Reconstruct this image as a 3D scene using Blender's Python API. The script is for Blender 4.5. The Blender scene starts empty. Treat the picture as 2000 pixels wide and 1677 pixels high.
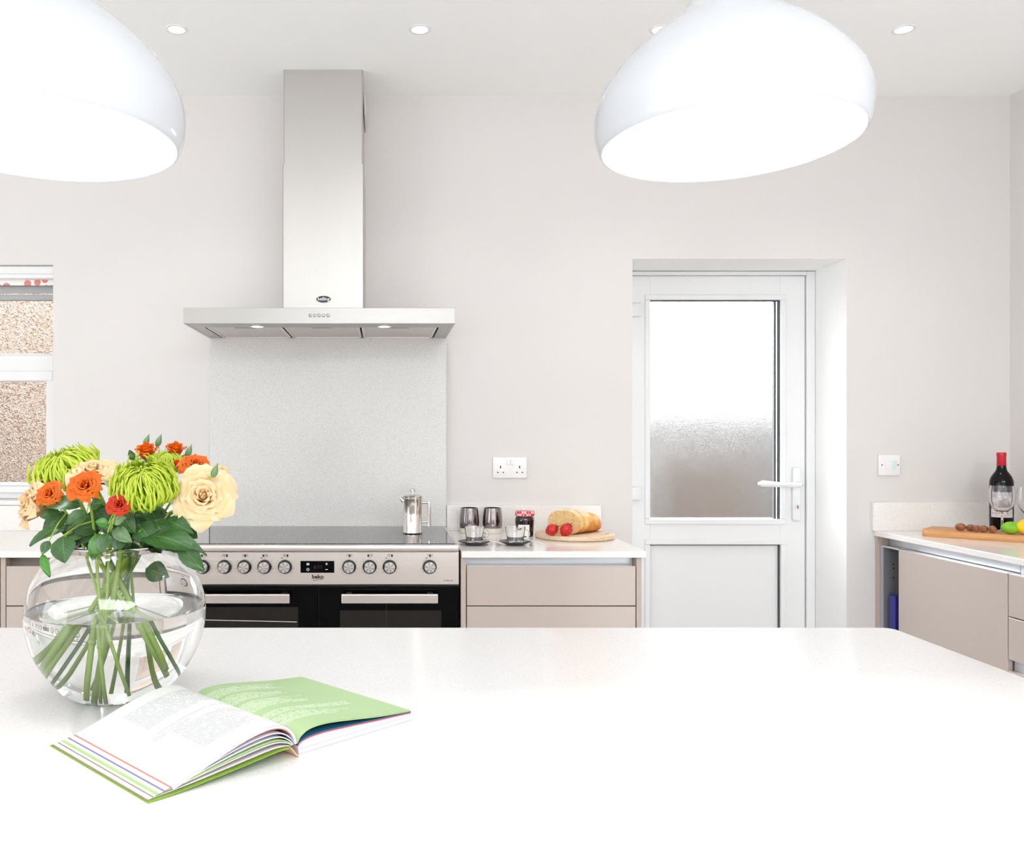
import bpy, bmesh, math, random
from mathutils import Vector, Matrix

PI = math.pi
SC = bpy.context.scene
COL = SC.collection
rnd = random.Random(11)

# ------------------------------------------------------------------ camera, world, exposure
F, CX, CY, EYE = 1765.0, 748.0, 852.0, 1.28          # focal length and principal point in 2000x1677 px
cam_data = bpy.data.cameras.new('camera')
cam = bpy.data.objects.new('camera', cam_data)
COL.objects.link(cam)
cam.location = (0, 0, EYE)
cam.rotation_euler = (PI / 2, 0, 0)
cam_data.sensor_fit = 'HORIZONTAL'
cam_data.sensor_width = 36.0
cam_data.lens = 36.0 * F / 2000.0
cam_data.shift_x = (1000.0 - CX) / 2000.0
cam_data.shift_y = (CY - 838.5) / 2000.0
cam_data.clip_start = 0.02
SC.camera = cam

SC.view_settings.view_transform = 'Standard'
SC.view_settings.look = 'None'
SC.view_settings.gamma = 1.0
SC.view_settings.use_curve_mapping = False
SC.view_settings.exposure = 0.1
SC.cycles.max_bounces = 16
SC.cycles.diffuse_bounces = 7
SC.cycles.glossy_bounces = 6
SC.cycles.transmission_bounces = 16
SC.cycles.transparent_max_bounces = 12

SKY_STRENGTH = 11.5
world = bpy.data.worlds.new('overcast_sky')
SC.world = world
world.use_nodes = True
bg = world.node_tree.nodes['Background']
bg.inputs[0].default_value = (0.96, 0.98, 1.0, 1)
bg.inputs[1].default_value = SKY_STRENGTH

# large lights: added fill lights, the first in front of the closed rear wall
REAR_FILL_POWER = 38
REAR_Y = -6.0
ld = bpy.data.lights.new('rear_fill_light', 'AREA')
ld.shape = 'RECTANGLE'
ld.size, ld.size_y = 5.2, 2.3
ld.energy = REAR_FILL_POWER
ld.color = (0.905, 0.965, 1.0)
lo = bpy.data.objects.new('rear_fill_light', ld)
COL.objects.link(lo)
lo.location = (-0.2, REAR_Y + 0.02, 1.2)
lo.rotation_euler = (PI / 2, 0, 0)      # -Z of the lamp turns to +Y
CEILING_FILL_POWER = 172
l2 = bpy.data.lights.new('ceiling_fill_light', 'AREA')  # added fill light under the closed ceiling, behind the camera
l2.shape = 'RECTANGLE'
l2.size, l2.size_y = 3.0, 2.2
l2.energy = CEILING_FILL_POWER
l2.color = (0.905, 0.965, 1.0)
l2o = bpy.data.objects.new('ceiling_fill_light', l2)
COL.objects.link(l2o)
l2o.location = (0.75, -2.3, 2.57)
LEFT_POWER = 66
l3 = bpy.data.lights.new('left_fill_light', 'AREA')  # added fill light in front of the closed left wall
l3.shape = 'RECTANGLE'
l3.size, l3.size_y = 4.0, 1.9
l3.energy = LEFT_POWER
l3.color = (0.905, 0.965, 1.0)
l3o = bpy.data.objects.new('left_fill_light', l3)
COL.objects.link(l3o)
l3o.location = (-4.97, -1.2, 1.35)
l3o.rotation_euler = (PI / 2, 0, -PI / 2)      # faces +X
DOWNLIGHT_POWER = 6
BULB_STRENGTH = 120


# ------------------------------------------------------------------ helpers
def at(px, py, d):
    """A world point at depth d that lies on the sight line of a photograph pixel."""
    return Vector(((px - CX) / F * d, d, EYE - (py - CY) / F * d))


def lin(r, g, b):
    f = lambda c: (c / 255) / 12.92 if c / 255 <= 0.04045 else ((c / 255 + 0.055) / 1.055) ** 2.4
    return (f(r), f(g), f(b), 1)


class Mat:
    """A small wrapper round a principled node tree."""
    def __init__(s, name, col, rough=0.5, metal=0.0, **kw):
        s.m = bpy.data.materials.new(name)
        s.m.use_nodes = True
        s.t = s.m.node_tree
        s.b = s.t.nodes['Principled BSDF']
        s.b.inputs['Base Color'].default_value = col
        s.b.inputs['Roughness'].default_value = rough
        s.b.inputs['Metallic'].default_value = metal
        for k, v in kw.items():
            s.b.inputs[k.replace('_', ' ')].default_value = v

    def n(s, kind, **kw):
        nd = s.t.nodes.new(kind)
        for k, v in kw.items():
            setattr(nd, k, v)
        return nd

    def l(s, a, b):
        s.t.links.new(a, b)

    def coord(s, which='Object', scale=(1, 1, 1)):
        tc = s.n('ShaderNodeTexCoord')
        mp = s.n('ShaderNodeMapping')
        mp.inputs['Scale'].default_value = scale
        s.l(tc.outputs[which], mp.inputs['Vector'])
        return mp.outputs['Vector']

    def noise(s, scale, vec=None, detail=2.0, rough=0.5):
        nd = s.n('ShaderNodeTexNoise')
        nd.inputs['Scale'].default_value = scale
        nd.inputs['Detail'].default_value = detail
        nd.inputs['Roughness'].default_value = rough
        s.l(vec if vec else s.coord(), nd.inputs['Vector'])
        return nd.outputs['Fac']

    def voronoi(s, scale, vec=None, out='Distance'):
        nd = s.n('ShaderNodeTexVoronoi')
        nd.inputs['Scale'].default_value = scale
        s.l(vec if vec else s.coord(), nd.inputs['Vector'])
        return nd.outputs[out]

    def ramp(s, fac, stops, interp='LINEAR'):
        nd = s.n('ShaderNodeValToRGB')
        cr = nd.color_ramp
        cr.interpolation = interp
        while len(cr.elements) < len(stops):
            cr.elements.new(0.5)
        for e, (p, c) in zip(cr.elements, stops):
            e.position = p
            e.color = c
        s.l(fac, nd.inputs['Fac'])
        return nd.outputs['Color']

    def math(s, op, a, b=None, c=None):
        nd = s.n('ShaderNodeMath', operation=op)
        for i, v in enumerate((a, b, c)):
            if v is None:
                continue
            if isinstance(v, (int, float)):
                nd.inputs[i].default_value = v
            else:
                s.l(v, nd.inputs[i])
        return nd.outputs[0]

    def mix(s, fac, a, b):
        nd = s.n('ShaderNodeMix', data_type='RGBA')
        for sock, v in ((nd.inputs['Factor'], fac), (nd.inputs[6], a), (nd.inputs[7], b)):
            if isinstance(v, (int, float)):
                sock.default_value = v
            elif isinstance(v, tuple):
                sock.default_value = v
            else:
                s.l(v, sock)
        return nd.outputs[2]

    def color(s, sock):
        s.l(sock, s.b.inputs['Base Color'])
        return s

    def bump(s, h, strength=0.2, dist=0.001):
        nd = s.n('ShaderNodeBump')
        nd.inputs['Strength'].default_value = strength
        nd.inputs['Distance'].default_value = dist
        s.l(h, nd.inputs['Height'])
        s.l(nd.outputs['Normal'], s.b.inputs['Normal'])
        return s


# ------------------------------------------------------------------ materials
def plaster(name, col):
    m = Mat(name, col, 0.75)
    n_ = m.noise(3.0, None, 3)
    c2 = tuple(min(1, v * 0.985) for v in col[:3]) + (1,)
    m.color(m.ramp(n_, [(0.35, c2), (0.65, col)]))
    m.bump(m.noise(180, None, 2), 0.06, 0.001)
    return m.m


M = {}
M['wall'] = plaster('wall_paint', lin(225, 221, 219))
M['wall_warm'] = plaster('lighter_wall_paint', lin(243, 241, 240))
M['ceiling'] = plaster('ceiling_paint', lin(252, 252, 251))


def quartz(name, base, speck, light, rough=0.12, amount=0.60):
    m = Mat(name, base, rough)
    v = m.voronoi(650, None, 'Color')
    sep = m.n('ShaderNodeSeparateColor')
    m.l(v, sep.inputs[0])
    c = m.ramp(sep.outputs[0], [(0.0, speck), (0.10, speck), (0.16, base), (0.90, base), (0.97, light)])
    big = m.noise(7, None, 3)
    c2 = m.mix(m.math('MULTIPLY', big, 0.10), c, speck)
    m.color(c2)
    return m.m


M['quartz'] = quartz('white_quartz', lin(249, 247, 246), lin(238, 234, 231), lin(252, 252, 251), 0.20)
M['quartz_edge'] = quartz('white_quartz_worktop', lin(243, 239, 236), lin(230, 224, 219), lin(251, 250, 248), 0.14)
M['quartz_splash'] = quartz('grey_quartz', lin(224, 223, 221), lin(204, 200, 196), lin(240, 239, 238), 0.16)


def steel(name, col, rough, sx=(1.5, 400, 400)):
    m = Mat(name, col, rough, 1.0)
    n_ = m.noise(1.0, m.coord('Object', sx), 2)
    r = m.ramp(n_, [(0.3, (rough * 0.9,) * 3 + (1,)), (0.7, (min(1, rough * 1.1),) * 3 + (1,))])
    m.l(r, m.b.inputs['Roughness'])
    return m.m


M['steel'] = steel('brushed_steel', lin(226, 218, 213), 0.34)
M['steel_v'] = steel('brushed_steel_sheet', lin(200, 197, 194), 0.42, (300, 300, 1.5))
M['button'] = Mat('dull_chrome_button', lin(150, 147, 145), 0.3, 1.0).m
M['steel_bright'] = Mat('polished_steel', lin(225, 220, 216), 0.10, 1.0).m
M['steel_hood'] = steel('hood_steel', lin(176, 173, 170), 0.38)
M['alu'] = Mat('anodised_channel', lin(214, 217, 222), 0.35, 0.6).m
M['taupe_and_shade'] = Mat('taupe_and_recess_shade', lin(150, 138, 131), 0.45, 0.0).m  # plinths and catches; on the left handle channels it carries recess shade
M['gloss_taupe'] = Mat('gloss_taupe', lin(192, 178, 169), 0.25, 0, Coat_Weight=0.9, Coat_Roughness=0.20).m
M['gloss_taupe_left'] = M['gloss_taupe']
M['bounce_white'] = Mat('bounce_white_panel', lin(240, 237, 234), 0.15).m
M['taupe'] = Mat('taupe_panel', lin(190, 174, 165), 0.4).m
M['carcass_dark'] = Mat('carcass_grey', lin(124, 124, 130), 0.5).m
M['upvc'] = Mat('white_upvc', lin(236, 236, 237), 0.25).m
M['upvc_grey'] = Mat('grey_window_rail', lin(176, 176, 178), 0.45).m
M['gasket'] = Mat('dark_gasket', lin(70, 72, 78), 0.5).m
M['white_plastic'] = Mat('white_plastic', lin(240, 238, 238), 0.22).m
M['black_hole'] = Mat('dark_recess', lin(24, 22, 22), 0.6).m
M['black_glass'] = Mat('black_glass', lin(6, 6, 7), 0.04, 0, Specular_IOR_Level=0.12).m
M['oven_glass'] = Mat('oven_window_glass', lin(40, 36, 34), 0.06, 0, Specular_IOR_Level=0.2).m
M['black'] = Mat('black_enamel', lin(14, 14, 15), 0.35).m
M['black_print'] = Mat('black_print', lin(26, 24, 25), 0.6).m
M['grey_print'] = Mat('grey_print', lin(110, 104, 102), 0.6).m
M['white_print'] = Mat('white_print', lin(245, 245, 245), 0.6).m
M['red_digits'] = Mat('dim_red_digits', lin(60, 18, 14), 0.5, Emission_Color=lin(190, 40, 20), Emission_Strength=0.02).m


def hob_mat():
    m = Mat('ceramic_hob_glass', lin(30, 29, 30), 0.05)
    v = m.voronoi(260, None, 'Color')
    sep = m.n('ShaderNodeSeparateColor')
    m.l(v, sep.inputs[0])
    m.color(m.ramp(sep.outputs[0], [(0.0, lin(34, 33, 34)), (0.82, lin(40, 38, 38)), (0.95, lin(120, 116, 114))]))
    return m.m


M['hob'] = hob_mat()
M['bulb'] = Mat('lamp_bulb', lin(255, 250, 240), 0.4, Emission_Color=(0.97, 0.98, 0.97, 1), Emission_Strength=BULB_STRENGTH).m
M['led'] = Mat('led_lens', lin(255, 255, 255), 0.4, Emission_Color=(1, 0.98, 0.95, 1), Emission_Strength=8.0).m
M['shade'] = Mat('white_gloss_shade', lin(202, 204, 210), 0.10).m
M['flex'] = Mat('white_flex', lin(235, 235, 235), 0.5).m


def glass(name, col=(1, 1, 1, 1), rough=0.0, ior=1.46):
    return Mat(name, col, rough, 0, Transmission_Weight=1.0, IOR=ior)


M['glass'] = glass('clear_glass').m
M['window_glass'] = glass('window_glass', (1, 1, 1, 1), 0.0, 1.2).m
M['vase_glass'] = glass('vase_glass', (0.995, 1.0, 0.998, 1), 0.0, 1.45).m
M['water'] = glass('water', (0.99, 1.0, 0.995, 1), 0.0, 1.333).m


def obscure():
    m = glass('obscured_door_glass', (0.97, 0.975, 0.975, 1), 0.20, 1.45)
    h = m.math('ADD', m.noise(260, None, 2), m.math('MULTIPLY', m.noise(700, None, 1), 0.5))
    m.bump(h, 0.4, 0.0012)
    return m.m


M['obscure'] = obscure()


def pebble():
    m = Mat('pebbledash', lin(232, 212, 194), 0.85)
    v = m.voronoi(140, None, 'Color')
    sep = m.n('ShaderNodeSeparateColor')
    m.l(v, sep.inputs[0])
    big = m.noise(2.2, None, 3)
    c = m.ramp(sep.outputs[0], [(0.0, lin(84, 64, 52)), (0.18, lin(112, 93, 78)), (0.34, lin(132, 116, 102)),
                                (0.60, lin(145, 134, 124)), (1.0, lin(154, 149, 143))])
    m.color(m.mix(m.math('MULTIPLY', big, 0.45), c, lin(136, 116, 98)))
    d = m.voronoi(140)
    m.bump(d, 0.9, 0.006)
    return m.m


M['pebble'] = pebble()
M['fence'] = Mat('grey_fence_board', lin(47, 45, 44), 0.8).m
M['brick'] = Mat('brown_garden_wall', lin(58, 49, 42), 0.9).m
M['paving'] = Mat('grey_paving', lin(54, 46, 40), 0.9).m


def floor_mat():
    m = Mat('floor_tile', lin(236, 234, 232), 0.3)
    br = m.n('ShaderNodeTexBrick')
    br.offset = 0.0
    br.inputs['Scale'].default_value = 1.0
    br.inputs['Brick Width'].default_value = 0.6
    br.inputs['Row Height'].default_value = 0.6
    br.inputs['Mortar Size'].default_value = 0.004
    br.inputs['Color1'].default_value = lin(236, 234, 232)
    br.inputs['Color2'].default_value = lin(232, 230, 228)
    br.inputs['Mortar'].default_value = lin(208, 206, 204)
    m.l(m.coord(), br.inputs['Vector'])
    m.color(br.outputs['Color'])
    return m.m


M['floor'] = floor_mat()


def wood(name, a, b, scale=(6, 60, 60), rough=0.45):
    m = Mat(name, a, rough)
    n_ = m.noise(1.6, m.coord('Object', scale), 4, 0.6)
    m.color(m.ramp(n_, [(0.3, a), (0.7, b)]))
    return m.m


M['pale_wood'] = wood('pale_beech', lin(236, 214, 186), lin(214, 180, 142), (10, 90, 90))
M['board_wood'] = wood('oiled_acacia', lin(228, 172, 112), lin(198, 134, 80), (5, 70, 70))


def crumb():
    m = Mat('bread_crumb', lin(236, 200, 144), 0.9)
    v = m.noise(90, None, 3)
    m.color(m.ramp(v, [(0.25, lin(206, 160, 100)), (0.45, lin(226, 188, 130)), (0.75, lin(236, 206, 154))]))
    m.bump(m.noise(160, None, 3), 0.6, 0.002)
    return m.m


def crust():
    m = Mat('bread_crust', lin(222, 150, 66), 0.65)
    g = m.n('ShaderNodeTexCoord')
    sep = m.n('ShaderNodeSeparateXYZ')
    m.l(g.outputs['Object'], sep.inputs[0])
    zz = m.math('MULTIPLY', sep.outputs[2], 12.0)
    f = m.math('ADD', zz, m.math('MULTIPLY', m.math('SUBTRACT', m.noise(26, m.coord('Object', (1.4, 0.8, 1)), 4), 0.5), 1.5))
    m.color(m.ramp(f, [(0.0, lin(196, 112, 38)), (0.35, lin(222, 148, 62)), (0.62, lin(238, 190, 116)), (0.9, lin(250, 232, 196))]))
    m.bump(m.noise(60, None, 4), 0.4, 0.003)
    return m.m


M['crumb'] = crumb()
M['crust'] = crust()


def strawberry():
    m = Mat('strawberry_skin', lin(214, 30, 30), 0.25)
    v = m.voronoi(230)
    m.color(m.ramp(v, [(0.0, lin(240, 190, 90)), (0.14, lin(226, 120, 60)), (0.22, lin(206, 24, 28)), (1.0, lin(186, 14, 24))]))
    m.bump(v, 0.5, 0.002)
    return m.m


M['strawberry'] = strawberry()
M['calyx'] = Mat('green_calyx', lin(96, 132, 48), 0.5).m
M['jam'] = Mat('dark_jam_glass', lin(26, 12, 16), 0.05, 0, Coat_Weight=0.6).m


def gingham():
    m = Mat('gingham_lid', lin(225, 120, 130), 0.35)
    ck = m.n('ShaderNodeTexChecker')
    ck.inputs['Scale'].default_value = 120
    ck.inputs['Color1'].default_value = lin(196, 44, 70)
    ck.inputs['Color2'].default_value = lin(244, 190, 196)
    m.l(m.coord(), ck.inputs['Vector'])
    m.color(ck.outputs['Color'])
    return m.m


M['gingham'] = gingham()
M['paper_label'] = Mat('paper_label', lin(240, 236, 232), 0.6).m
M['lustre'] = Mat('smoked_mirror_lustre', lin(148, 140, 142), 0.12, 1.0).m
M['cream_base'] = Mat('cream_glaze', lin(226, 218, 206), 0.35).m
M['saucer'] = Mat('black_stoneware', lin(40, 42, 46), 0.22).m
M['wine'] = Mat('dark_wine_glass', lin(8, 7, 9), 0.05, 0, Specular_IOR_Level=0.25).m
M['capsule'] = Mat('red_foil_capsule', lin(196, 22, 44), 0.3).m


def wine_label():
    m = Mat('wine_label_print', lin(236, 230, 232), 0.55)
    tc = m.n('ShaderNodeTexCoord')
    sep = m.n('ShaderNodeSeparateXYZ')
    m.l(tc.outputs['Object'], sep.inputs[0])
    pic = m.ramp(m.noise(26, None, 3, 0.6), [(0.30, lin(96, 84, 84)), (0.5, lin(186, 180, 186)), (0.62, lin(240, 238, 242)), (0.75, lin(150, 110, 100))])
    ink = m.math('MULTIPLY', m.math('GREATER_THAN', m.noise(420, m.coord('Object', (1, 1, 0.25)), 1), 0.60),
                 m.math('MULTIPLY', m.math('GREATER_THAN', sep.outputs[2], 0.079), m.math('LESS_THAN', sep.outputs[2], 0.084)))
    strip = m.mix(ink, lin(238, 232, 236), lin(110, 84, 84))
    m.color(m.mix(m.math('GREATER_THAN', sep.outputs[2], 0.095), strip, pic))
    return m.m


M['wine_label'] = wine_label()


def nut():
    m = Mat('nut_shell', lin(150, 92, 62), 0.42)
    m.color(m.ramp(m.noise(22, m.coord('Object', (1, 4, 4)), 3), [(0.3, lin(104, 58, 38)), (0.5, lin(158, 98, 66)), (0.72, lin(190, 134, 98))]))
    return m.m


M['nut'] = nut()


def citrus(name, a, b):
    m = Mat(name, a, 0.35)
    m.color(m.ramp(m.noise(20, None, 2), [(0.3, a), (0.7, b)]))
    m.bump(m.noise(420, None, 1), 0.2, 0.001)
    return m.m


M['lime'] = citrus('lime_peel', lin(108, 178, 20), lin(150, 206, 40))
M['lemon'] = citrus('lemon_peel', lin(250, 214, 30), lin(252, 190, 20))
M['blue'] = Mat('blue_card', lin(44, 48, 140), 0.5).m


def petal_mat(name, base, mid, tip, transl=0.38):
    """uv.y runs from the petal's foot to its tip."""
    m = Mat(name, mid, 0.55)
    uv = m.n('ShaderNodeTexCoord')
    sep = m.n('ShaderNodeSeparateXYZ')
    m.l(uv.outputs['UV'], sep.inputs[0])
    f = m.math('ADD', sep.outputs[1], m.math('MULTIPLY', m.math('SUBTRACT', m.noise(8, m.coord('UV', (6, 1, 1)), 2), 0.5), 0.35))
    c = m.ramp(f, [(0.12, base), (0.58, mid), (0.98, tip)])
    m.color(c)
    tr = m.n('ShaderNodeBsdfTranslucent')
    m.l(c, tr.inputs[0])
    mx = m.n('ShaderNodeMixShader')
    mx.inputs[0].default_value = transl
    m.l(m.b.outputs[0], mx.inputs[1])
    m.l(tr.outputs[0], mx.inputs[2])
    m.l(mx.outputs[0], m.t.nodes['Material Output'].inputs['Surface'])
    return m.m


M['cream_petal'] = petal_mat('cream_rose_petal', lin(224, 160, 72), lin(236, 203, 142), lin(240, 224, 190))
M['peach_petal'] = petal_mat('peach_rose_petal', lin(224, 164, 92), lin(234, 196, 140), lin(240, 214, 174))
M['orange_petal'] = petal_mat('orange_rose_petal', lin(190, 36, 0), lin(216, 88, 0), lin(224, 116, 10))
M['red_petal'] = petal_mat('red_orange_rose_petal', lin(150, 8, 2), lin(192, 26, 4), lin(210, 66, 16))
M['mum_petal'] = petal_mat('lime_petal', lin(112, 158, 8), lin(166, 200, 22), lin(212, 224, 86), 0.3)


def leaf_mat(name, a, b, vein):
    m = Mat(name, a, 0.38)
    uv = m.n('ShaderNodeTexCoord')
    sep = m.n('ShaderNodeSeparateXYZ')
    m.l(uv.outputs['UV'], sep.inputs[0])
    off = m.math('ABSOLUTE', m.math('SUBTRACT', sep.outputs[0], 0.5))
    mid = m.math('LESS_THAN', off, 0.018)
    side = m.math('FRACT', m.math('SUBTRACT', m.math('MULTIPLY', sep.outputs[1], 7.0), m.math('MULTIPLY', off, 5.0)))
    side = m.math('MULTIPLY', m.math('LESS_THAN', side, 0.09), 0.35)
    c = m.ramp(m.noise(3.5, m.coord('UV'), 3), [(0.3, a), (0.7, b)])
    m.color(m.mix(m.math('MAXIMUM', m.math('MULTIPLY', mid, 0.7), side), c, vein))
    return m.m


M['leaf'] = leaf_mat('dark_leaf', lin(34, 70, 26), lin(52, 92, 36), lin(92, 126, 74))
M['leaf_bright'] = leaf_mat('bright_leaf', lin(40, 104, 18), lin(66, 126, 34), lin(120, 160, 74))
M['leaf_pale'] = leaf_mat('pale_leaf_underside', lin(86, 116, 78), lin(106, 132, 92), lin(138, 158, 120))
M['stem'] = Mat('green_stem', lin(146, 176, 68), 0.45).m
M['stem_dark'] = Mat('dark_green_stem', lin(76, 116, 56), 0.45).m


def page(name, paper, ink, rects, rows, words=46.0):
    m = Mat(name, paper, 0.5)
    tc = m.n('ShaderNodeTexCoord')
    sep = m.n('ShaderNodeSeparateXYZ')
    m.l(tc.outputs['UV'], sep.inputs[0])
    u, v = sep.outputs[0], sep.outputs[1]
    rv = m.math('MULTIPLY', v, rows)
    row = m.math('FLOOR', rv)
    line = m.math('MULTIPLY', m.math('GREATER_THAN', m.math('FRACT', rv), 0.35), m.math('LESS_THAN', m.math('FRACT', rv), 0.72))
    cmb = m.n('ShaderNodeCombineXYZ')
    m.l(m.math('MULTIPLY', u, words), cmb.inputs[0])
    m.l(m.math('MULTIPLY', row, 3.7), cmb.inputs[1])
    wn = m.n('ShaderNodeTexNoise')
    wn.inputs['Scale'].default_value = 1.0
    wn.inputs['Detail'].default_value = 3.0
    m.l(cmb.outputs[0], wn.inputs['Vector'])
    word = m.math('GREATER_THAN', wn.outputs['Fac'], 0.44)
    wh = m.n('ShaderNodeTexWhiteNoise', noise_dimensions='1D')
    m.l(row, wh.inputs['W'])
    tot = None
    for (a, b, c, d, rag) in rects:
        ub = m.math('SUBTRACT', b, m.math('MULTIPLY', wh.outputs['Value'], rag))
        k = m.math('MULTIPLY', m.math('GREATER_THAN', u, a), m.math('LESS_THAN', u, ub))
        k = m.math('MULTIPLY', k, m.math('MULTIPLY', m.math('GREATER_THAN', v, c), m.math('LESS_THAN', v, d)))
        tot = k if tot is None else m.math('MAXIMUM', tot, k)
    mask = m.math('MULTIPLY', m.math('MULTIPLY', line, word), tot)
    m.color(m.mix(mask, paper, ink))
    return m.m


M['page_white'] = page('printed_white_page', lin(222, 222, 218), lin(158, 158, 161),
                       [(0.22, 0.90, 0.60, 0.88, 0.08), (0.20, 0.88, 0.50, 0.525, 0.0), (0.18, 0.40, 0.44, 0.49, 0.1),
                        (0.26, 0.68, 0.14, 0.44, 0.22), (0.70, 0.93, 0.36, 0.47, 0.12)], 58, 52.0)
M['page_green'] = page('printed_green_page', lin(164, 190, 140), lin(222, 232, 212),
                       [(0.10, 0.72, 0.80, 0.92, 0.15), (0.10, 0.66, 0.62, 0.76, 0.2), (0.10, 0.70, 0.44, 0.58, 0.25),
                        (0.08, 0.80, 0.30, 0.36, 0.0), (0.08, 0.74, 0.16, 0.28, 0.25)], 58, 52.0)
M['paper'] = Mat('paper_sheet', lin(226, 224, 229), 0.6).m
M['paper_lilac'] = Mat('lilac_sheet', lin(214, 204, 222), 0.6).m
M['paper_green'] = Mat('green_sheet', lin(165, 192, 130), 0.6).m
M['paper_dark_green'] = Mat('dark_green_sheet', lin(60, 92, 52), 0.6).m
M['paper_red'] = Mat('red_sheet', lin(214, 62, 48), 0.6).m
M['paper_blue'] = Mat('blue_sheet', lin(30, 92, 128), 0.6).m
M['paper_pink'] = Mat('pink_sheet', lin(196, 122, 112), 0.6).m
M['cover_green'] = Mat('green_book_cover', lin(122, 158, 48), 0.4).m
M['cover_spine'] = Mat('terracotta_book_spine', lin(226, 176, 140), 0.5).m


def page_edges():
    m = Mat('page_block_edges', lin(222, 220, 224), 0.7)
    tc = m.n('ShaderNodeTexCoord')
    sep = m.n('ShaderNodeSeparateXYZ')
    m.l(tc.outputs['Object'], sep.inputs[0])
    cmb = m.n('ShaderNodeCombineXYZ')
    m.l(m.math('MULTIPLY', sep.outputs[2], 900.0), cmb.inputs[2])
    n_ = m.noise(1.0, cmb.outputs[0], 2)
    m.color(m.ramp(n_, [(0.32, lin(150, 146, 158)), (0.5, lin(200, 197, 204)), (0.8, lin(222, 220, 226))]))
    return m.m


M['page_edges'] = page_edges()


def blind_fabric():
    m = Mat('floral_blind', lin(244, 240, 236), 0.8)
    vn = m.n('ShaderNodeTexVoronoi')
    vn.inputs['Scale'].default_value = 26
    m.l(m.coord(), vn.inputs['Vector'])
    sep = m.n('ShaderNodeSeparateColor')
    m.l(vn.outputs['Color'], sep.inputs[0])
    tone = m.ramp(sep.outputs[0], [(0.0, lin(222, 140, 132)), (0.45, lin(196, 184, 130)), (0.75, lin(150, 160, 170))], 'CONSTANT')
    m.color(m.mix(m.math('LESS_THAN', vn.outputs['Distance'], 0.42), lin(246, 243, 240), tone))
    return m.m


M['blind'] = blind_fabric()


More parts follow.
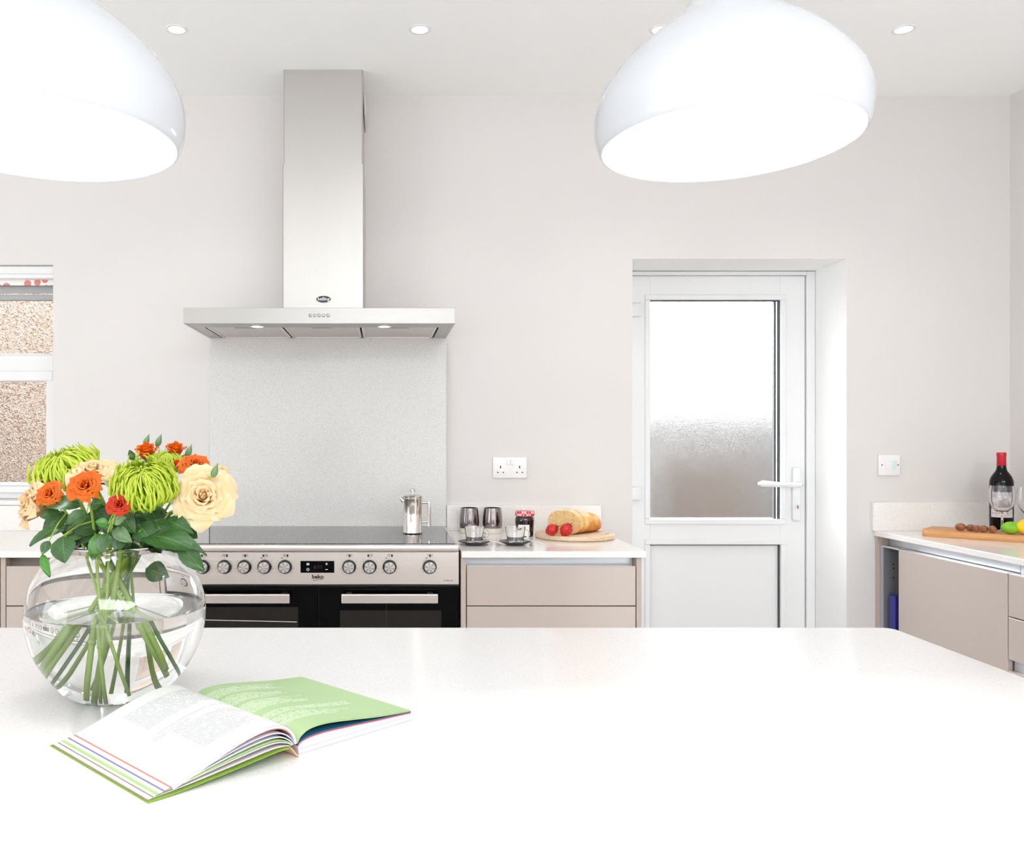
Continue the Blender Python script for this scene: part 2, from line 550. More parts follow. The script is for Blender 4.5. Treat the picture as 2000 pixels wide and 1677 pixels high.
# ------------------------------------------------------------------ mesh builder
class MB:
    def __init__(s):
        s.bm = bmesh.new()
        s.uv = s.bm.loops.layers.uv.new('UVMap')

    def box(s, a, b, bev=0.0, seg=2):
        vs = bmesh.ops.create_cube(s.bm, size=1.0)['verts']
        for v in vs:
            v.co = Vector(((a[0] + b[0]) / 2 + v.co.x * (b[0] - a[0]), (a[1] + b[1]) / 2 + v.co.y * (b[1] - a[1]),
                           (a[2] + b[2]) / 2 + v.co.z * (b[2] - a[2])))
        if bev:
            es = list({e for v in vs for e in v.link_edges})
            bmesh.ops.bevel(s.bm, geom=es, offset=bev, segments=seg, affect='EDGES', profile=0.5)
        return s

    def lathe(s, prof, seg=48, M4=None):
        rings = []
        for (r, z) in prof:
            if r < 1e-6:
                rings.append([s.bm.verts.new((0, 0, z))])
            else:
                rings.append([s.bm.verts.new((r * math.cos(2 * PI * k / seg), r * math.sin(2 * PI * k / seg), z)) for k in range(seg)])
        for a, b in zip(rings, rings[1:]):
            for k in range(seg):
                k2 = (k + 1) % seg
                if len(a) == 1 and len(b) == 1:
                    continue
                if len(a) == 1:
                    s.bm.faces.new((a[0], b[k2], b[k]))
                elif len(b) == 1:
                    s.bm.faces.new((a[k], a[k2], b[0]))
                else:
                    s.bm.faces.new((a[k], a[k2], b[k2], b[k]))
        if M4 is not None:
            for rg in rings:
                for v in rg:
                    v.co = M4 @ v.co
        return s

    def tube(s, pts, rad, seg=8, caps=True):
        pts = [Vector(p) for p in pts]
        rs = rad if isinstance(rad, (list, tuple)) else [rad] * len(pts)
        t0 = (pts[1] - pts[0]).normalized()
        up = Vector((0, 0, 1)) if abs(t0.z) < 0.9 else Vector((1, 0, 0))
        nrm = t0.cross(up).normalized()
        rings = []
        for i, p in enumerate(pts):
            a, b = pts[max(0, i - 1)], pts[min(len(pts) - 1, i + 1)]
            t = (b - a).normalized()
            nrm = (nrm - t * nrm.dot(t)).normalized()
            bi = t.cross(nrm)
            rings.append([s.bm.verts.new(p + (nrm * math.cos(2 * PI * k / seg) + bi * math.sin(2 * PI * k / seg)) * rs[i]) for k in range(seg)])
        for i, (a, b) in enumerate(zip(rings, rings[1:])):
            for k in range(seg):
                k2 = (k + 1) % seg
                f = s.bm.faces.new((a[k], a[k2], b[k2], b[k]))
                for lp, vv in zip(f.loops, (i, i, i + 1, i + 1)):
                    lp[s.uv].uv = (k / seg, vv / (len(pts) - 1))
        if caps:
            s.bm.faces.new(list(reversed(rings[0])))
            s.bm.faces.new(rings[-1])
        return s

    def ball(s, c, r, nu=20, nv=12, fn=None):
        c = Vector(c)
        r = Vector(r) if not isinstance(r, (int, float)) else Vector((r, r, r))
        rows = []
        for j in range(nv + 1):
            th = PI * j / nv
            if j in (0, nv):
                p = Vector((0, 0, math.cos(th)))
                if fn:
                    p = fn(p)
                rows.append([s.bm.verts.new(c + Vector((p.x * r.x, p.y * r.y, p.z * r.z)))])
                continue
            row = []
            for i in range(nu):
                ph = 2 * PI * i / nu
                p = Vector((math.sin(th) * math.cos(ph), math.sin(th) * math.sin(ph), math.cos(th)))
                if fn:
                    p = fn(p)
                row.append(s.bm.verts.new(c + Vector((p.x * r.x, p.y * r.y, p.z * r.z))))
            rows.append(row)
        for a, b in zip(rows, rows[1:]):
            for i in range(nu):
                i2 = (i + 1) % nu
                if len(a) == 1:
                    s.bm.faces.new((a[0], b[i], b[i2]))
                elif len(b) == 1:
                    s.bm.faces.new((a[i], b[0], a[i2]))
                else:
                    s.bm.faces.new((a[i], b[i], b[i2], a[i2]))
        return s

    def prism(s, poly, lo_, hi, axis='y'):
        """poly: 2-D outline in the two other axes (in xyz order), swept along axis."""
        def mk(p, h):
            return {'x': (h, p[0], p[1]), 'y': (p[0], h, p[1]), 'z': (p[0], p[1], h)}[axis]
        a = [s.bm.verts.new(mk(p, lo_)) for p in poly]
        b = [s.bm.verts.new(mk(p, hi)) for p in poly]
        n = len(poly)
        s.bm.faces.new(a)
        s.bm.faces.new(list(reversed(b)))
        for k in range(n):
            s.bm.faces.new((a[k], b[k], b[(k + 1) % n], a[(k + 1) % n]))
        return s

    def grid(s, fn, nu, nv):
        """fn(s, t) -> point for s, t in 0..1, with UVs."""
        vs = [[s.bm.verts.new(fn(i / nu, j / nv)) for i in range(nu + 1)] for j in range(nv + 1)]
        for j in range(nv):
            for i in range(nu):
                f = s.bm.faces.new((vs[j][i], vs[j][i + 1], vs[j + 1][i + 1], vs[j + 1][i]))
                for lp, (a, b) in zip(f.loops, ((i, j), (i + 1, j), (i + 1, j + 1), (i, j + 1))):
                    lp[s.uv].uv = (a / nu, b / nv)
        return s

    def ribbon(s, prof, th, y0, y1):
        """a bent sheet: profile of (x, z) points given a thickness below it, swept along y."""
        n = len(prof)
        low = []
        for i, p in enumerate(prof):
            a, b = Vector(prof[max(0, i - 1)]), Vector(prof[min(n - 1, i + 1)])
            t = (b - a).normalized()
            low.append((p[0] + t.y * th, p[1] - t.x * th))
        poly = list(prof) + list(reversed(low))
        s.prism(poly, y0, y1, 'y')
        return s

    def xf(s, m4):
        s.bm.transform(m4)
        return s

    def mesh(s, name, mat, smooth=True, angle=38, recalc=True):
        if recalc:
            bmesh.ops.recalc_face_normals(s.bm, faces=s.bm.faces)
        me = bpy.data.meshes.new(name)
        s.bm.to_mesh(me)
        s.bm.free()
        if mat:
            me.materials.append(mat)
        if smooth:
            me.polygons.foreach_set('use_smooth', [True] * len(me.polygons))
            me.set_sharp_from_angle(angle=math.radians(angle))
        return me

    def build(s, name, mat, parent=None, world=True, smooth=True, angle=38, recalc=True, loc=None):
        """world=True: coordinates are the room's; they are made relative to the (unrotated) parent."""
        if world:
            base = root_loc(parent) if parent else Vector(loc or (0, 0, 0))
            if base.length:
                s.bm.transform(Matrix.Translation(-base))
        o = bpy.data.objects.new(name, s.mesh(name, mat, smooth, angle, recalc))
        COL.objects.link(o)
        if parent:
            o.parent = parent
        elif loc:
            o.location = loc
        return o


def root_loc(o):
    p = Vector((0, 0, 0))
    while o:
        p += o.location
        o = o.parent
    return p


def tag(o, label=None, cat=None, group=None, kind=None):
    if label: o['label'] = label
    if cat: o['category'] = cat
    if group: o['group'] = group
    if kind: o['kind'] = kind
    return o


def thing(name, label, cat, loc, group=None, rz=0.0):
    o = bpy.data.objects.new(name, None)
    o.empty_display_size = 0.05
    COL.objects.link(o)
    o.location = loc
    o.rotation_euler = (0, 0, rz)
    return tag(o, label, cat, group)


def struct(name, mb, mat, smooth=False):
    return tag(mb.build(name, mat, None, smooth=smooth), kind='structure')


def bx(a, b, bev=0.0, seg=2):
    return MB().box(a, b, bev, seg)


def copy_tree(o, parent=None):
    c = o.copy()
    COL.objects.link(c)
    c.parent = parent
    for ch in list(o.children):
        copy_tree(ch, c)
    return c


def lettering(txt, size, extrude, name, mat, parent, m4, bold=0.0):
    cu = bpy.data.curves.new(name, 'FONT')
    cu.body = txt
    cu.size = size
    cu.extrude = extrude
    cu.offset = bold
    cu.align_x = 'CENTER'
    cu.align_y = 'CENTER'
    cu.resolution_u = 4
    tmp = bpy.data.objects.new(name, cu)
    COL.objects.link(tmp)
    me = bpy.data.meshes.new_from_object(tmp.evaluated_get(bpy.context.evaluated_depsgraph_get()))
    bpy.data.objects.remove(tmp)
    bpy.data.curves.remove(cu)
    me.name = name
    me.materials.clear()
    me.materials.append(mat)
    me.transform(m4)
    o = bpy.data.objects.new(name, me)
    COL.objects.link(o)
    o.parent = parent
    return o


FRONT = Matrix.Rotation(PI / 2, 4, 'X')       # xy drawing -> faces the camera (-y)
TO_FRONT = Matrix.Rotation(PI / 2, 4, 'X')    # lathe axis +z -> -y


# ------------------------------------------------------------------ the room
WALL_Y, CEIL = 3.46, 2.584
XL, XR = -5.0, 2.40
OUT_Y = 3.80
WIN = (-2.55, -1.263, 1.033, 1.937)
DOOR = (0.955, 1.775, 1.96)

w = MB()
w.box((XL, WALL_Y, 0), (WIN[0], OUT_Y, CEIL))
w.box((WIN[0], WALL_Y, 0), (WIN[1], OUT_Y, WIN[2] - 0.016))
w.box((WIN[0], WALL_Y, WIN[3]), (WIN[1], OUT_Y, CEIL))
w.box((WIN[1], WALL_Y, 0), (DOOR[0], OUT_Y, CEIL))
w.box((DOOR[0], WALL_Y, DOOR[2]), (DOOR[1], OUT_Y, CEIL))
w.box((DOOR[1], WALL_Y, 0), (XR + 0.15, OUT_Y, CEIL))
struct('wall_back', w, M['wall'])
struct('wall_right', bx((XR, REAR_Y, 0), (XR + 0.15, WALL_Y, CEIL)), M['wall'])
struct('wall_left', bx((XL - 0.15, REAR_Y, 0), (XL, OUT_Y, CEIL)), M['wall'])
w = bx((XL - 0.15, REAR_Y - 0.2, 0), (XR + 0.15, REAR_Y, CEIL))
struct('wall_rear', w, M['wall'])
struct('ceiling', bx((XL - 0.15, REAR_Y - 0.2, CEIL), (XR + 0.15, OUT_Y, CEIL + 0.15)), M['ceiling'])
struct('floor', bx((XL - 0.15, REAR_Y - 0.2, -0.1), (XR + 0.15, OUT_Y, 0)), M['floor'])
struct('trim_1', bx((WIN[0], WALL_Y - 0.006, WIN[2] - 0.016), (WIN[1], 3.60, WIN[2]), 0.002), M['quartz_edge'])

r = MB()  # added skin, whiter than the wall paint, to brighten the door reveals
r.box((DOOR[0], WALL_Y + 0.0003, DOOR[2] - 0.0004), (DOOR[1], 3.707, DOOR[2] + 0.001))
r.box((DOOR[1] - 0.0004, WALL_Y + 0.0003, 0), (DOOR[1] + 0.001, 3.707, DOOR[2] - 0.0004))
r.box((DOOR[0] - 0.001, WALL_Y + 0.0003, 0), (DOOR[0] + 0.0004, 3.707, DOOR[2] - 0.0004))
struct('reveal_whitening', r, M['ceiling'])

# the garden side of the house
struct('ground', bx((-8, OUT_Y, -0.15), (9, 14, -0.05)), M['paving'])
tag(bx((-5.0, 4.9, -0.05), (-0.9, 5.2, 4.6)).build('pebbledash_wall', M['pebble'], None, loc=(-2.9, 4.9, -0.05), smooth=False),
    'pale brown pebbledash wall of the neighbouring house outside the window', 'wall')
fence = thing('garden_fence', 'grey board fence seen blurred through the obscured door glass', 'fence', (2.5, 6.5, -0.05))
for k in range(26):
    x = 0.4 + k * 0.16
    bx((x, 6.5, -0.05), (x + 0.15, 6.525, 1.66 + 0.01 * ((k * 7) % 3)), 0.003, 1).build('board', M['fence'], fence, smooth=False)
for z in (0.35, 1.3):
    bx((0.4, 6.527, z), (4.55, 6.57, z + 0.09)).build('rail', M['fence'], fence, smooth=False)
tag(bx((1.60, 5.3, -0.05), (2.22, 5.5, 1.17), 0.02).build('garden_wall', M['brick'], None, loc=(1.9, 5.4, -0.05), smooth=False),
    'low brown garden wall blurred behind the lower door glass', 'wall')

# ------------------------------------------------------------------ window
WY = 3.57
win = thing('window_1', None, None, (-1.9, WY, WIN[2]))
win['kind'] = 'structure'
x0, x1 = WIN[0] + 0.002, WIN[1] - 0.002
f = MB()
f.box((x0, WY, 1.856), (x1, WY + 0.07, WIN[3] - 0.002), 0.003)
f.box((x0, WY, 1.034), (x1, WY + 0.07, 1.072), 0.004)
f.box((x0, WY, 1.072), (x0 + 0.045, WY + 0.07, 1.856), 0.004)
f.box((x1 - 0.035, WY, 1.072), (x1, WY + 0.07, 1.856), 0.004)
f.box((-1.95, WY, 1.072), (-1.90, WY + 0.07, 1.856), 0.004)
f.build('window_frame', M['upvc'], win, smooth=False)
f = MB()
f.box((x0 + 0.045, WY - 0.012, 1.530), (x1 - 0.03, WY + 0.06, 1.602), 0.006)
f.box((x0 + 0.045, WY - 0.022, 1.497), (x1 - 0.03, WY + 0.06, 1.538), 0.006)
f.box((x0 + 0.045, WY - 0.004, 1.590), (x1 - 0.03, WY + 0.06, 1.608), 0.003)
f.build('transom', M['upvc'], win, smooth=False)
f = MB()
f.box((x0 + 0.045, WY - 0.018, 1.058), (x1 - 0.03, WY + 0.06, 1.084), 0.004)
f.box((x0 + 0.045, WY - 0.010, 1.084), (x1 - 0.03, WY + 0.06, 1.097), 0.004)
f.box((-1.325, WY - 0.018, 1.09), (-1.285, WY + 0.06, 1.50), 0.004)
f.build('sash', M['upvc'], win, smooth=False)
f = MB()
f.box((x0 + 0.04, WY - 0.012, 1.843), (x1 - 0.02, WY - 0.001, 1.872), 0.002)
f.box((x0 + 0.04, WY - 0.006, 1.818), (x1 - 0.02, WY + 0.03, 1.840), 0.002)
f.build('grey_head_bars', M['upvc_grey'], win, smooth=False)  # two grey bars across the window head
bx((x0 + 0.045, WY + 0.03, 1.60), (x1 - 0.03, WY + 0.036, 1.825)).build('pane', M['window_glass'], win, smooth=False)
bx((x0 + 0.045, WY + 0.03, 1.09), (x1 - 0.03, WY + 0.036, 1.50)).build('pane', M['window_glass'], win, smooth=False)
bl = thing('roller_blind', 'white roller blind cassette with a strip of floral fabric at the window head', 'blind', (-1.9, 3.50, 1.87))
f = MB()
f.box((x0, 3.475, 1.905), (x1, 3.55, WIN[3] - 0.001), 0.005)
f.box((x0, 3.482, 1.889), (x1, 3.55, 1.907), 0.004)
f.build('cassette', M['upvc'], bl, smooth=False)
bx((x0 + 0.01, 3.520, 1.868), (x1 - 0.002, 3.523, 1.895)).build('fabric', M['blind'], bl, smooth=False)

# ------------------------------------------------------------------ back door
DY = 3.72
door = thing('door_1', None, None, (1.365, DY, 0))
door['kind'] = 'structure'
f = MB()
f.box((1.740, DY - 0.012, 0), (1.775, DY + 0.07, 1.958), 0.003)
f.box((0.955, DY - 0.012, 0), (0.985, DY + 0.07, 1.958), 0.003)
f.box((0.985, DY - 0.012, 1.942), (1.740, DY + 0.07, 1.958), 0.003)
f.build('door_frame', M['upvc'], door, smooth=False)
GX0, GX1, GZ0, GZ1 = 1.099, 1.635, 0.940, 1.841
PZ0, PZ1 = 0.14, 0.835


def leafpart(name, a, b):
    bx((a[0], DY, a[1]), (b[0], DY + 0.06, b[1]), 0.0012).build(name, M['upvc'], door, smooth=False)


leafpart('stile', (0.987, 0.015), (GX0, 1.940))
leafpart('stile', (GX1, 0.015), (1.737, 1.940))
leafpart('rail', (GX0, GZ1), (GX1, 1.940))
leafpart('rail', (GX0, PZ1), (GX1, GZ0))
leafpart('rail', (GX0, 0.015), (GX1, PZ0))
# glazing beads stand proud round both openings
for (z0, z1) in ((GZ0, GZ1), (PZ0, PZ1)):
    b = MB()
    t = 0.022
    b.box((GX0 - t, DY - 0.008, z1), (GX1 + t, DY + 0.004, z1 + t), 0.004)
    b.box((GX0 - t, DY - 0.008, z0 - t), (GX1 + t, DY + 0.004, z0), 0.004)
    b.box((GX0 - t, DY - 0.008, z0), (GX0, DY + 0.004, z1), 0.004)
    b.box((GX1, DY - 0.008, z0), (GX1 + t, DY + 0.004, z1), 0.004)
    b.build('glazing_bead', M['upvc'], door, smooth=False)
    g = MB()
    g.box((GX1 - 0.005, DY + 0.004, z0), (GX1, DY + 0.02, z1))
    g.box((GX0, DY + 0.004, z1 - 0.004), (GX1, DY + 0.02, z1))
    g.box((GX0, DY + 0.004, z0), (GX0 + 0.002, DY + 0.02, z1))
    if z0 > 0.5:
        g.box((GX1 - 0.016, DY + 0.020, z0), (GX1 - 0.009, DY + 0.046, z1))
    g.build('gasket', M['gasket'], door, smooth=False)
bx((GX0 + 0.001, DY + 0.022, GZ0), (GX1 - 0.001, DY + 0.044, GZ1)).build('pane', M['obscure'], door, smooth=False)
bx((GX0 + 0.001, DY + 0.014, PZ0), (GX1 - 0.001, DY + 0.044, PZ1)).build('panel', M['upvc'], door, smooth=False)
h = MB()
h.box((1.681, DY - 0.018, 0.932), (1.715, DY, 1.153), 0.008, 3)
hp = h.build('handle_plate', M['upvc'], door)
MB().tube([(1.698, DY - 0.015, 1.084), (1.698, DY - 0.045, 1.084), (1.692, DY - 0.055, 1.084), (1.66, DY - 0.058, 1.084),
           (1.60, DY - 0.058, 1.085), (1.54, DY - 0.057, 1.088), (1.522, DY - 0.056, 1.089)],
          [0.011, 0.011, 0.011, 0.010, 0.011, 0.013, 0.006], 12).build('lever', M['upvc'], hp)
k = MB()
k.lathe([(0, 0), (0.009, 0), (0.009, 0.004), (0, 0.004)], 20, Matrix.Translation((1.698, DY - 0.018, 0.992)) @ TO_FRONT)
k.build('lock_cylinder', M['steel'], hp)
k = MB()
k.box((1.6965, DY - 0.0228, 0.984), (1.6995, DY - 0.0218, 0.998))
k.build('keyhole', M['black_hole'], hp, smooth=False)
for zz in (1.80, 1.045):
    h = MB()
    h.box((1.020, DY - 0.014, zz - 0.028), (1.063, DY, zz + 0.028), 0.006, 2)
    h.tube([(1.015, DY - 0.012, zz - 0.04), (1.015, DY - 0.012, zz + 0.04)], 0.008, 10)
    h.build('hinge', M['upvc'], door)

# ------------------------------------------------------------------ worktops, splashback and cabinets
WT0, WT1 = 0.90, 0.92        # worktop underside and top


def worktop(name, label, slab, ups, mat):
    t = thing(name, label, 'worktop', ((slab[0][0] + slab[1][0]) / 2, (slab[0][1] + slab[1][1]) / 2, slab[0][2]))
    bx(slab[0], slab[1], 0.002).build('slab', mat, t, smooth=False)
    for a, b in ups:
        bx(a, b, 0.0015).build('upstand', mat, t, smooth=False)
    return t


worktop('worktop', 'short white quartz worktop carrying the bread, between the cooker and the door',
        ((0.246, 2.83, WT0), (0.826, 3.458, WT1)), [((0.243, 3.44, WT1), (0.831, 3.459, 1.017))], M['quartz_edge'])
worktop('worktop', 'white quartz worktop under the window, left of the cooker',
        ((XL + 0.01, 2.83, WT0), (-0.665, 3.458, WT1)), [((XL + 0.01, 3.44, WT1), (-0.662, 3.459, 1.016))], M['quartz_edge'])
worktop('worktop', 'white quartz worktop along the right wall with the wine bottle on it',
        ((1.878, 0.9, WT0), (XR - 0.001, 3.458, WT1)),
        [((1.867, 3.44, WT1), (XR - 0.001, 3.459, 1.029)), ((XR - 0.02, 0.9, WT1), (XR - 0.001, 3.44, 1.029))], M['quartz_edge'])
tag(bx((-0.659, 3.441, 0.93), (0.241, 3.459, 1.656), 0.001).build('splashback', M['quartz_splash'], None, loc=(-0.209, 3.45, 0.93), smooth=False),
    'speckled pale grey stone splashback on the wall between cooker and hood', 'splashback')

# island
isl = thing('island_cabinet', 'island base, whitened to bounce light, carrying the large white worktop', 'cabinet', (-0.35, 1.0, 0))
bx((-1.5, 0.55, 0.1), (0.90, 1.65, 0.889), 0.002).build('body', M['bounce_white'], isl, smooth=False)  # body made white to throw light onto the cooker front
bx((-1.46, 0.60, 0.0), (0.86, 1.60, 0.1)).build('plinth', M['taupe_and_shade'], isl, smooth=False)
IX, IY = 0.958, 1.703
poly = []
rc = 0.022
for (cx_, cy_, a0) in ((IX - rc, IY - rc, 0), (-1.55 + rc, IY - rc, 90), (-1.55 + rc, 0.36 + rc, 180), (IX - rc, 0.36 + rc, 270)):
    for k in range(7):
        a = math.radians(a0 + 15 * k)
        poly.append((cx_ + rc * math.cos(a), cy_ + rc * math.sin(a)))
mb = MB().prism(poly, 0.89, 0.92, 'z')
bmesh.ops.recalc_face_normals(mb.bm, faces=mb.bm.faces)
es = [e for e in mb.bm.edges if abs(e.verts[0].co.z - e.verts[1].co.z) < 1e-5]
bmesh.ops.bevel(mb.bm, geom=es, offset=0.002, segments=2, affect='EDGES', profile=0.5)
tag(mb.build('island_worktop', M['quartz'], None, loc=(-0.3, 1.03, 0.89), angle=30),
    'large polished white quartz island top with the flower vase and open book on it', 'worktop')


def drawer_unit(label, xa, xb, splits, chan, outer=True):
    """A base unit seen from the front; splits are the z edges of its drawer fronts."""
    yF = 2.85
    t = thing('drawer_unit', label, 'cabinet', ((xa + xb) / 2, 3.1, 0))
    b = MB()
    b.box((xa, yF + 0.002, 0.1), (xa + 0.016, 3.43, WT0 - 0.001), 0.001)
    b.box((xb - 0.016, yF + 0.002, 0.1), (xb, 3.43, WT0 - 0.001), 0.001)
    b.box((xa + 0.016, yF + 0.06, 0.1), (xb - 0.016, 3.43, 0.862))
    b.box((xa + 0.016, yF + 0.025, 0.1), (xb - 0.016, yF + 0.06, 0.855))
    b.build('body', M['taupe'], t, smooth=False)
    c = MB()
    c.box((xa + 0.017, yF + 0.045, 0.856), (xb - 0.017, yF + 0.055, WT0 - 0.002))
    c.box((xa + 0.017, yF + 0.022, 0.850), (xb - 0.017, yF + 0.046, 0.858))
    c.build('handle_channel', chan, t, smooth=False)
    for z1, z0 in splits:
        bx((xa + 0.019, yF, z0), (xb - 0.019, yF + 0.02, z1), 0.0015).build('drawer', M['gloss_taupe'], t, smooth=False)
    bx((xa + 0.01, yF + 0.05, 0.0), (xb - 0.01, 3.3, 0.1)).build('plinth', M['taupe_and_shade'], t, smooth=False)
    return t


SP = [(0.871, 0.7465), (0.7435, 0.42), (0.417, 0.105)]
drawer_unit('gloss taupe drawer unit between the cooker and the door', 0.246, 0.816, SP, M['alu'])
drawer_unit('gloss taupe drawer unit left of the cooker, half hidden by the vase', -1.207, -0.668, SP, M['taupe_and_shade'])  # channel colour holds the shade of the recess
drawer_unit('gloss taupe drawer unit at the left edge of the photo', -1.75, -1.211, SP, M['taupe_and_shade'])


# the run along the right wall (fronts face -x)
def right_front(name, y0, y1, z0, z1, t):
    return bx((1.89, y0, z0), (1.908, y1, z1), 0.0015).build(name, M['gloss_taupe'], t, smooth=False)


t = thing('filler_panel', 'narrow taupe end panel against the wall beside the open niche', 'panel', (1.9, 3.45, 0))
bx((1.888, 3.4445, 0.0), (1.93, 3.4585, WT0 - 0.001), 0.001).build('post', M['taupe'], t, smooth=False)
bx((1.884, 3.4425, 0.0), (1.8875, 3.4585, WT0 - 0.001), 0.0005).build('edge_strip', M['taupe'], t, smooth=False)
t = thing('niche_unit', 'open narrow grey niche with a blue folder in it, next to the filler panel', 'cabinet', (2.1, 3.37, 0))
b = MB()
b.box((1.8985, 3.426, 0.1), (2.38, 3.441, 0.862))
b.box((2.36, 3.318, 0.1), (2.38, 3.426, 0.862))
b.box((1.915, 3.3155, 0.1), (2.36, 3.318, 0.862))
b.build('side_panel', M['carcass_dark'], t, smooth=False)
bx((1.895, 3.4255, 0.1), (1.8985, 3.4415, 0.862)).build('front_edge', M['alu'], t, smooth=False)
bx((1.895, 3.318, 0.861), (2.38, 3.4415, 0.867), 0.001).build('top_panel', M['alu'], t, smooth=False)
bx((1.912, 3.3185, 0.385), (2.358, 3.4255, 0.40)).build('shelf', M['carcass_dark'], t, smooth=False)
for zz in (0.795, 0.780, 0.745):
    k = MB().lathe([(0, 0), (0.003, 0), (0.003, 0.0006), (0, 0.0006)], 10, Matrix.Translation((1.935, 3.4259, zz)) @ TO_FRONT)
    k.build('shelf_hole', M['black_hole'], t)
bf = thing('folder', 'blue folder standing upright in the open grey niche', 'folder', (2.03, 3.375, 0.40))
bx((1.905, 3.361, 0.4003), (2.15, 3.403, 0.684), 0.002).build('cover', M['blue'], bf, smooth=False)
bx((1.907, 3.364, 0.6845), (2.149, 3.400, 0.6850)).build('pages', M['blue'], bf, smooth=False)

t = thing('base_cabinet', 'taupe base cabinet with one wide door below the wine bottle', 'cabinet', (2.14, 3.03, 0))
bx((1.910, 2.733, 0.1), (2.385, 3.313, 0.862)).build('body', M['carcass_dark'], t, smooth=False)
right_front('door', 2.736, 3.313, 0.105, 0.866, t)
c = MB()
c.box((1.928, 2.733, 0.8675), (1.94, 3.441, WT0 - 0.001))
c.box((1.9085, 2.733, 0.8622), (1.93, 3.313, 0.8655))
c.build('handle_channel', M['alu'], t, smooth=False)
t = thing('drawer_unit', 'taupe drawer unit cut by the right edge of the photo', 'cabinet', (2.14, 2.43, 0))
bx((1.910, 2.133, 0.1), (2.385, 2.731, 0.862)).build('body', M['carcass_dark'], t, smooth=False)
right_front('drawer', 2.136, 2.731, 0.7375, 0.866, t)
right_front('drawer', 2.136, 2.731, 0.607, 0.7345, t)
right_front('drawer', 2.136, 2.731, 0.105, 0.573, t)
c = MB()
c.box((1.928, 2.133, 0.863), (1.94, 2.731, WT0 - 0.001))
c.box((1.9085, 2.133, 0.8622), (1.93, 2.731, 0.8655))
c.box((1.909, 2.136, 0.573), (1.912, 2.731, 0.607))
c.build('handle_channel', M['alu'], t, smooth=False)
t = thing('base_cabinet', 'taupe base cabinet nearest the camera along the right wall', 'cabinet', (2.14, 1.6, 0))
bx((1.910, 0.95, 0.1), (2.385, 2.130, 0.862)).build('body', M['carcass_dark'], t, smooth=False)
right_front('door', 1.545, 2.131, 0.105, 0.866, t)
right_front('door', 0.95, 1.541, 0.105, 0.866, t)
bx((1.928, 0.95, 0.863), (1.94, 2.131, WT0 - 0.001)).build('handle_channel', M['alu'], t, smooth=False)
for t_ in [o for o in COL.objects if o.parent is None and o.name.startswith(('base_cabinet', 'niche_unit')) or o.name == 'drawer_unit.003']:
    ys = {'niche_unit': (3.32, 3.44)}.get(t_.name)
    if t_.name == 'base_cabinet': ys = (2.735, 3.31)
    elif t_.name == 'base_cabinet.001': ys = (0.96, 2.13)
    elif t_.name == 'drawer_unit.003': ys = (2.135, 2.73)
    bx((1.95, ys[0], 0), (2.37, ys[1], 0.1)).build('plinth', M['taupe_and_shade'], t_, smooth=False)

# ------------------------------------------------------------------ cooker
XC0, XC1, YF = -0.660, 0.240, 2.855
ck = thing('cooker', 'wide stainless steel range cooker with black oven doors and a black glass hob', 'cooker', (-0.21, 3.14, 0))
bx((XC0 + 0.003, YF + 0.02, 0.08), (XC1 - 0.003, 3.435, 0.915), 0.002).build('body', M['black'], ck, smooth=False)
bx((XC0 + 0.02, YF + 0.05, 0.0), (XC1 - 0.02, 3.40, 0.08)).build('plinth', M['black'], ck, smooth=False)
r = MB()
r.box((XC0, YF - 0.012, 0.917), (XC1, YF + 0.012, 0.9385), 0.006, 3)
r.box((XC0, YF + 0.008, 0.917), (XC0 + 0.012, 3.437, 0.9385), 0.003)
r.box((XC1 - 0.012, YF + 0.008, 0.917), (XC1, 3.437, 0.9385), 0.003)
r.box((XC0, 3.427, 0.917), (XC1, 3.437, 0.9385), 0.003)
r.box((XC0 + 0.01, YF + 0.01, 0.917), (XC1 - 0.01, 3.43, 0.933))
r.build('hob_surround', M['steel'], ck, angle=30)
hob = bx((XC0 + 0.011, YF + 0.014, 0.932), (XC1 - 0.011, 3.428, 0.940), 0.001).build('hob', M['hob'], ck, smooth=False)
cp = bx((XC0, YF, 0.812), (XC1, YF + 0.02, 0.9155), 0.002).build('control_panel', M['steel'], ck, smooth=False)
for k in range(3):
    bx((0.152 + 0.0 + k * 0.010, YF + 0.03, 0.9401), (0.157 + k * 0.010, YF + 0.036, 0.9403)).build('hob_mark', M['white_print'], hob, smooth=False)
KX = [(p - CX) / 618.0 for p in (397, 439, 478, 517, 557, 682, 722, 761, 839)]
KZ = 0.869
knob_skirt = MB().lathe([(0, 0), (0.0225, 0), (0.0225, 0.006), (0.0205, 0.016), (0.0188, 0.018), (0.0, 0.018)], 32, TO_FRONT).mesh('knob', M['black'])
kc = Mat('turned_steel_knob', lin(225, 222, 220), 0.25, 1.0)
tcn = kc.n('ShaderNodeTexCoord')
sp_ = kc.n('ShaderNodeSeparateXYZ')
kc.l(tcn.outputs['Object'], sp_.inputs[0])
ang = kc.math('ARCTAN2', sp_.outputs[2], sp_.outputs[0])
st = kc.math('MULTIPLY_ADD', kc.math('SINE', kc.math('MULTIPLY', ang, 6.0)), 0.5, 0.5)  # radial sheen of turned steel put into the colour as bands
kc.color(kc.ramp(st, [(0.0, lin(196, 192, 190)), (1.0, lin(248, 246, 245))]))
knob_face = MB().lathe([(0.017, 0.0175), (0.0172, 0.026), (0.0160, 0.028), (0, 0.0285)], 32, TO_FRONT).mesh('knob_cap', kc.m)
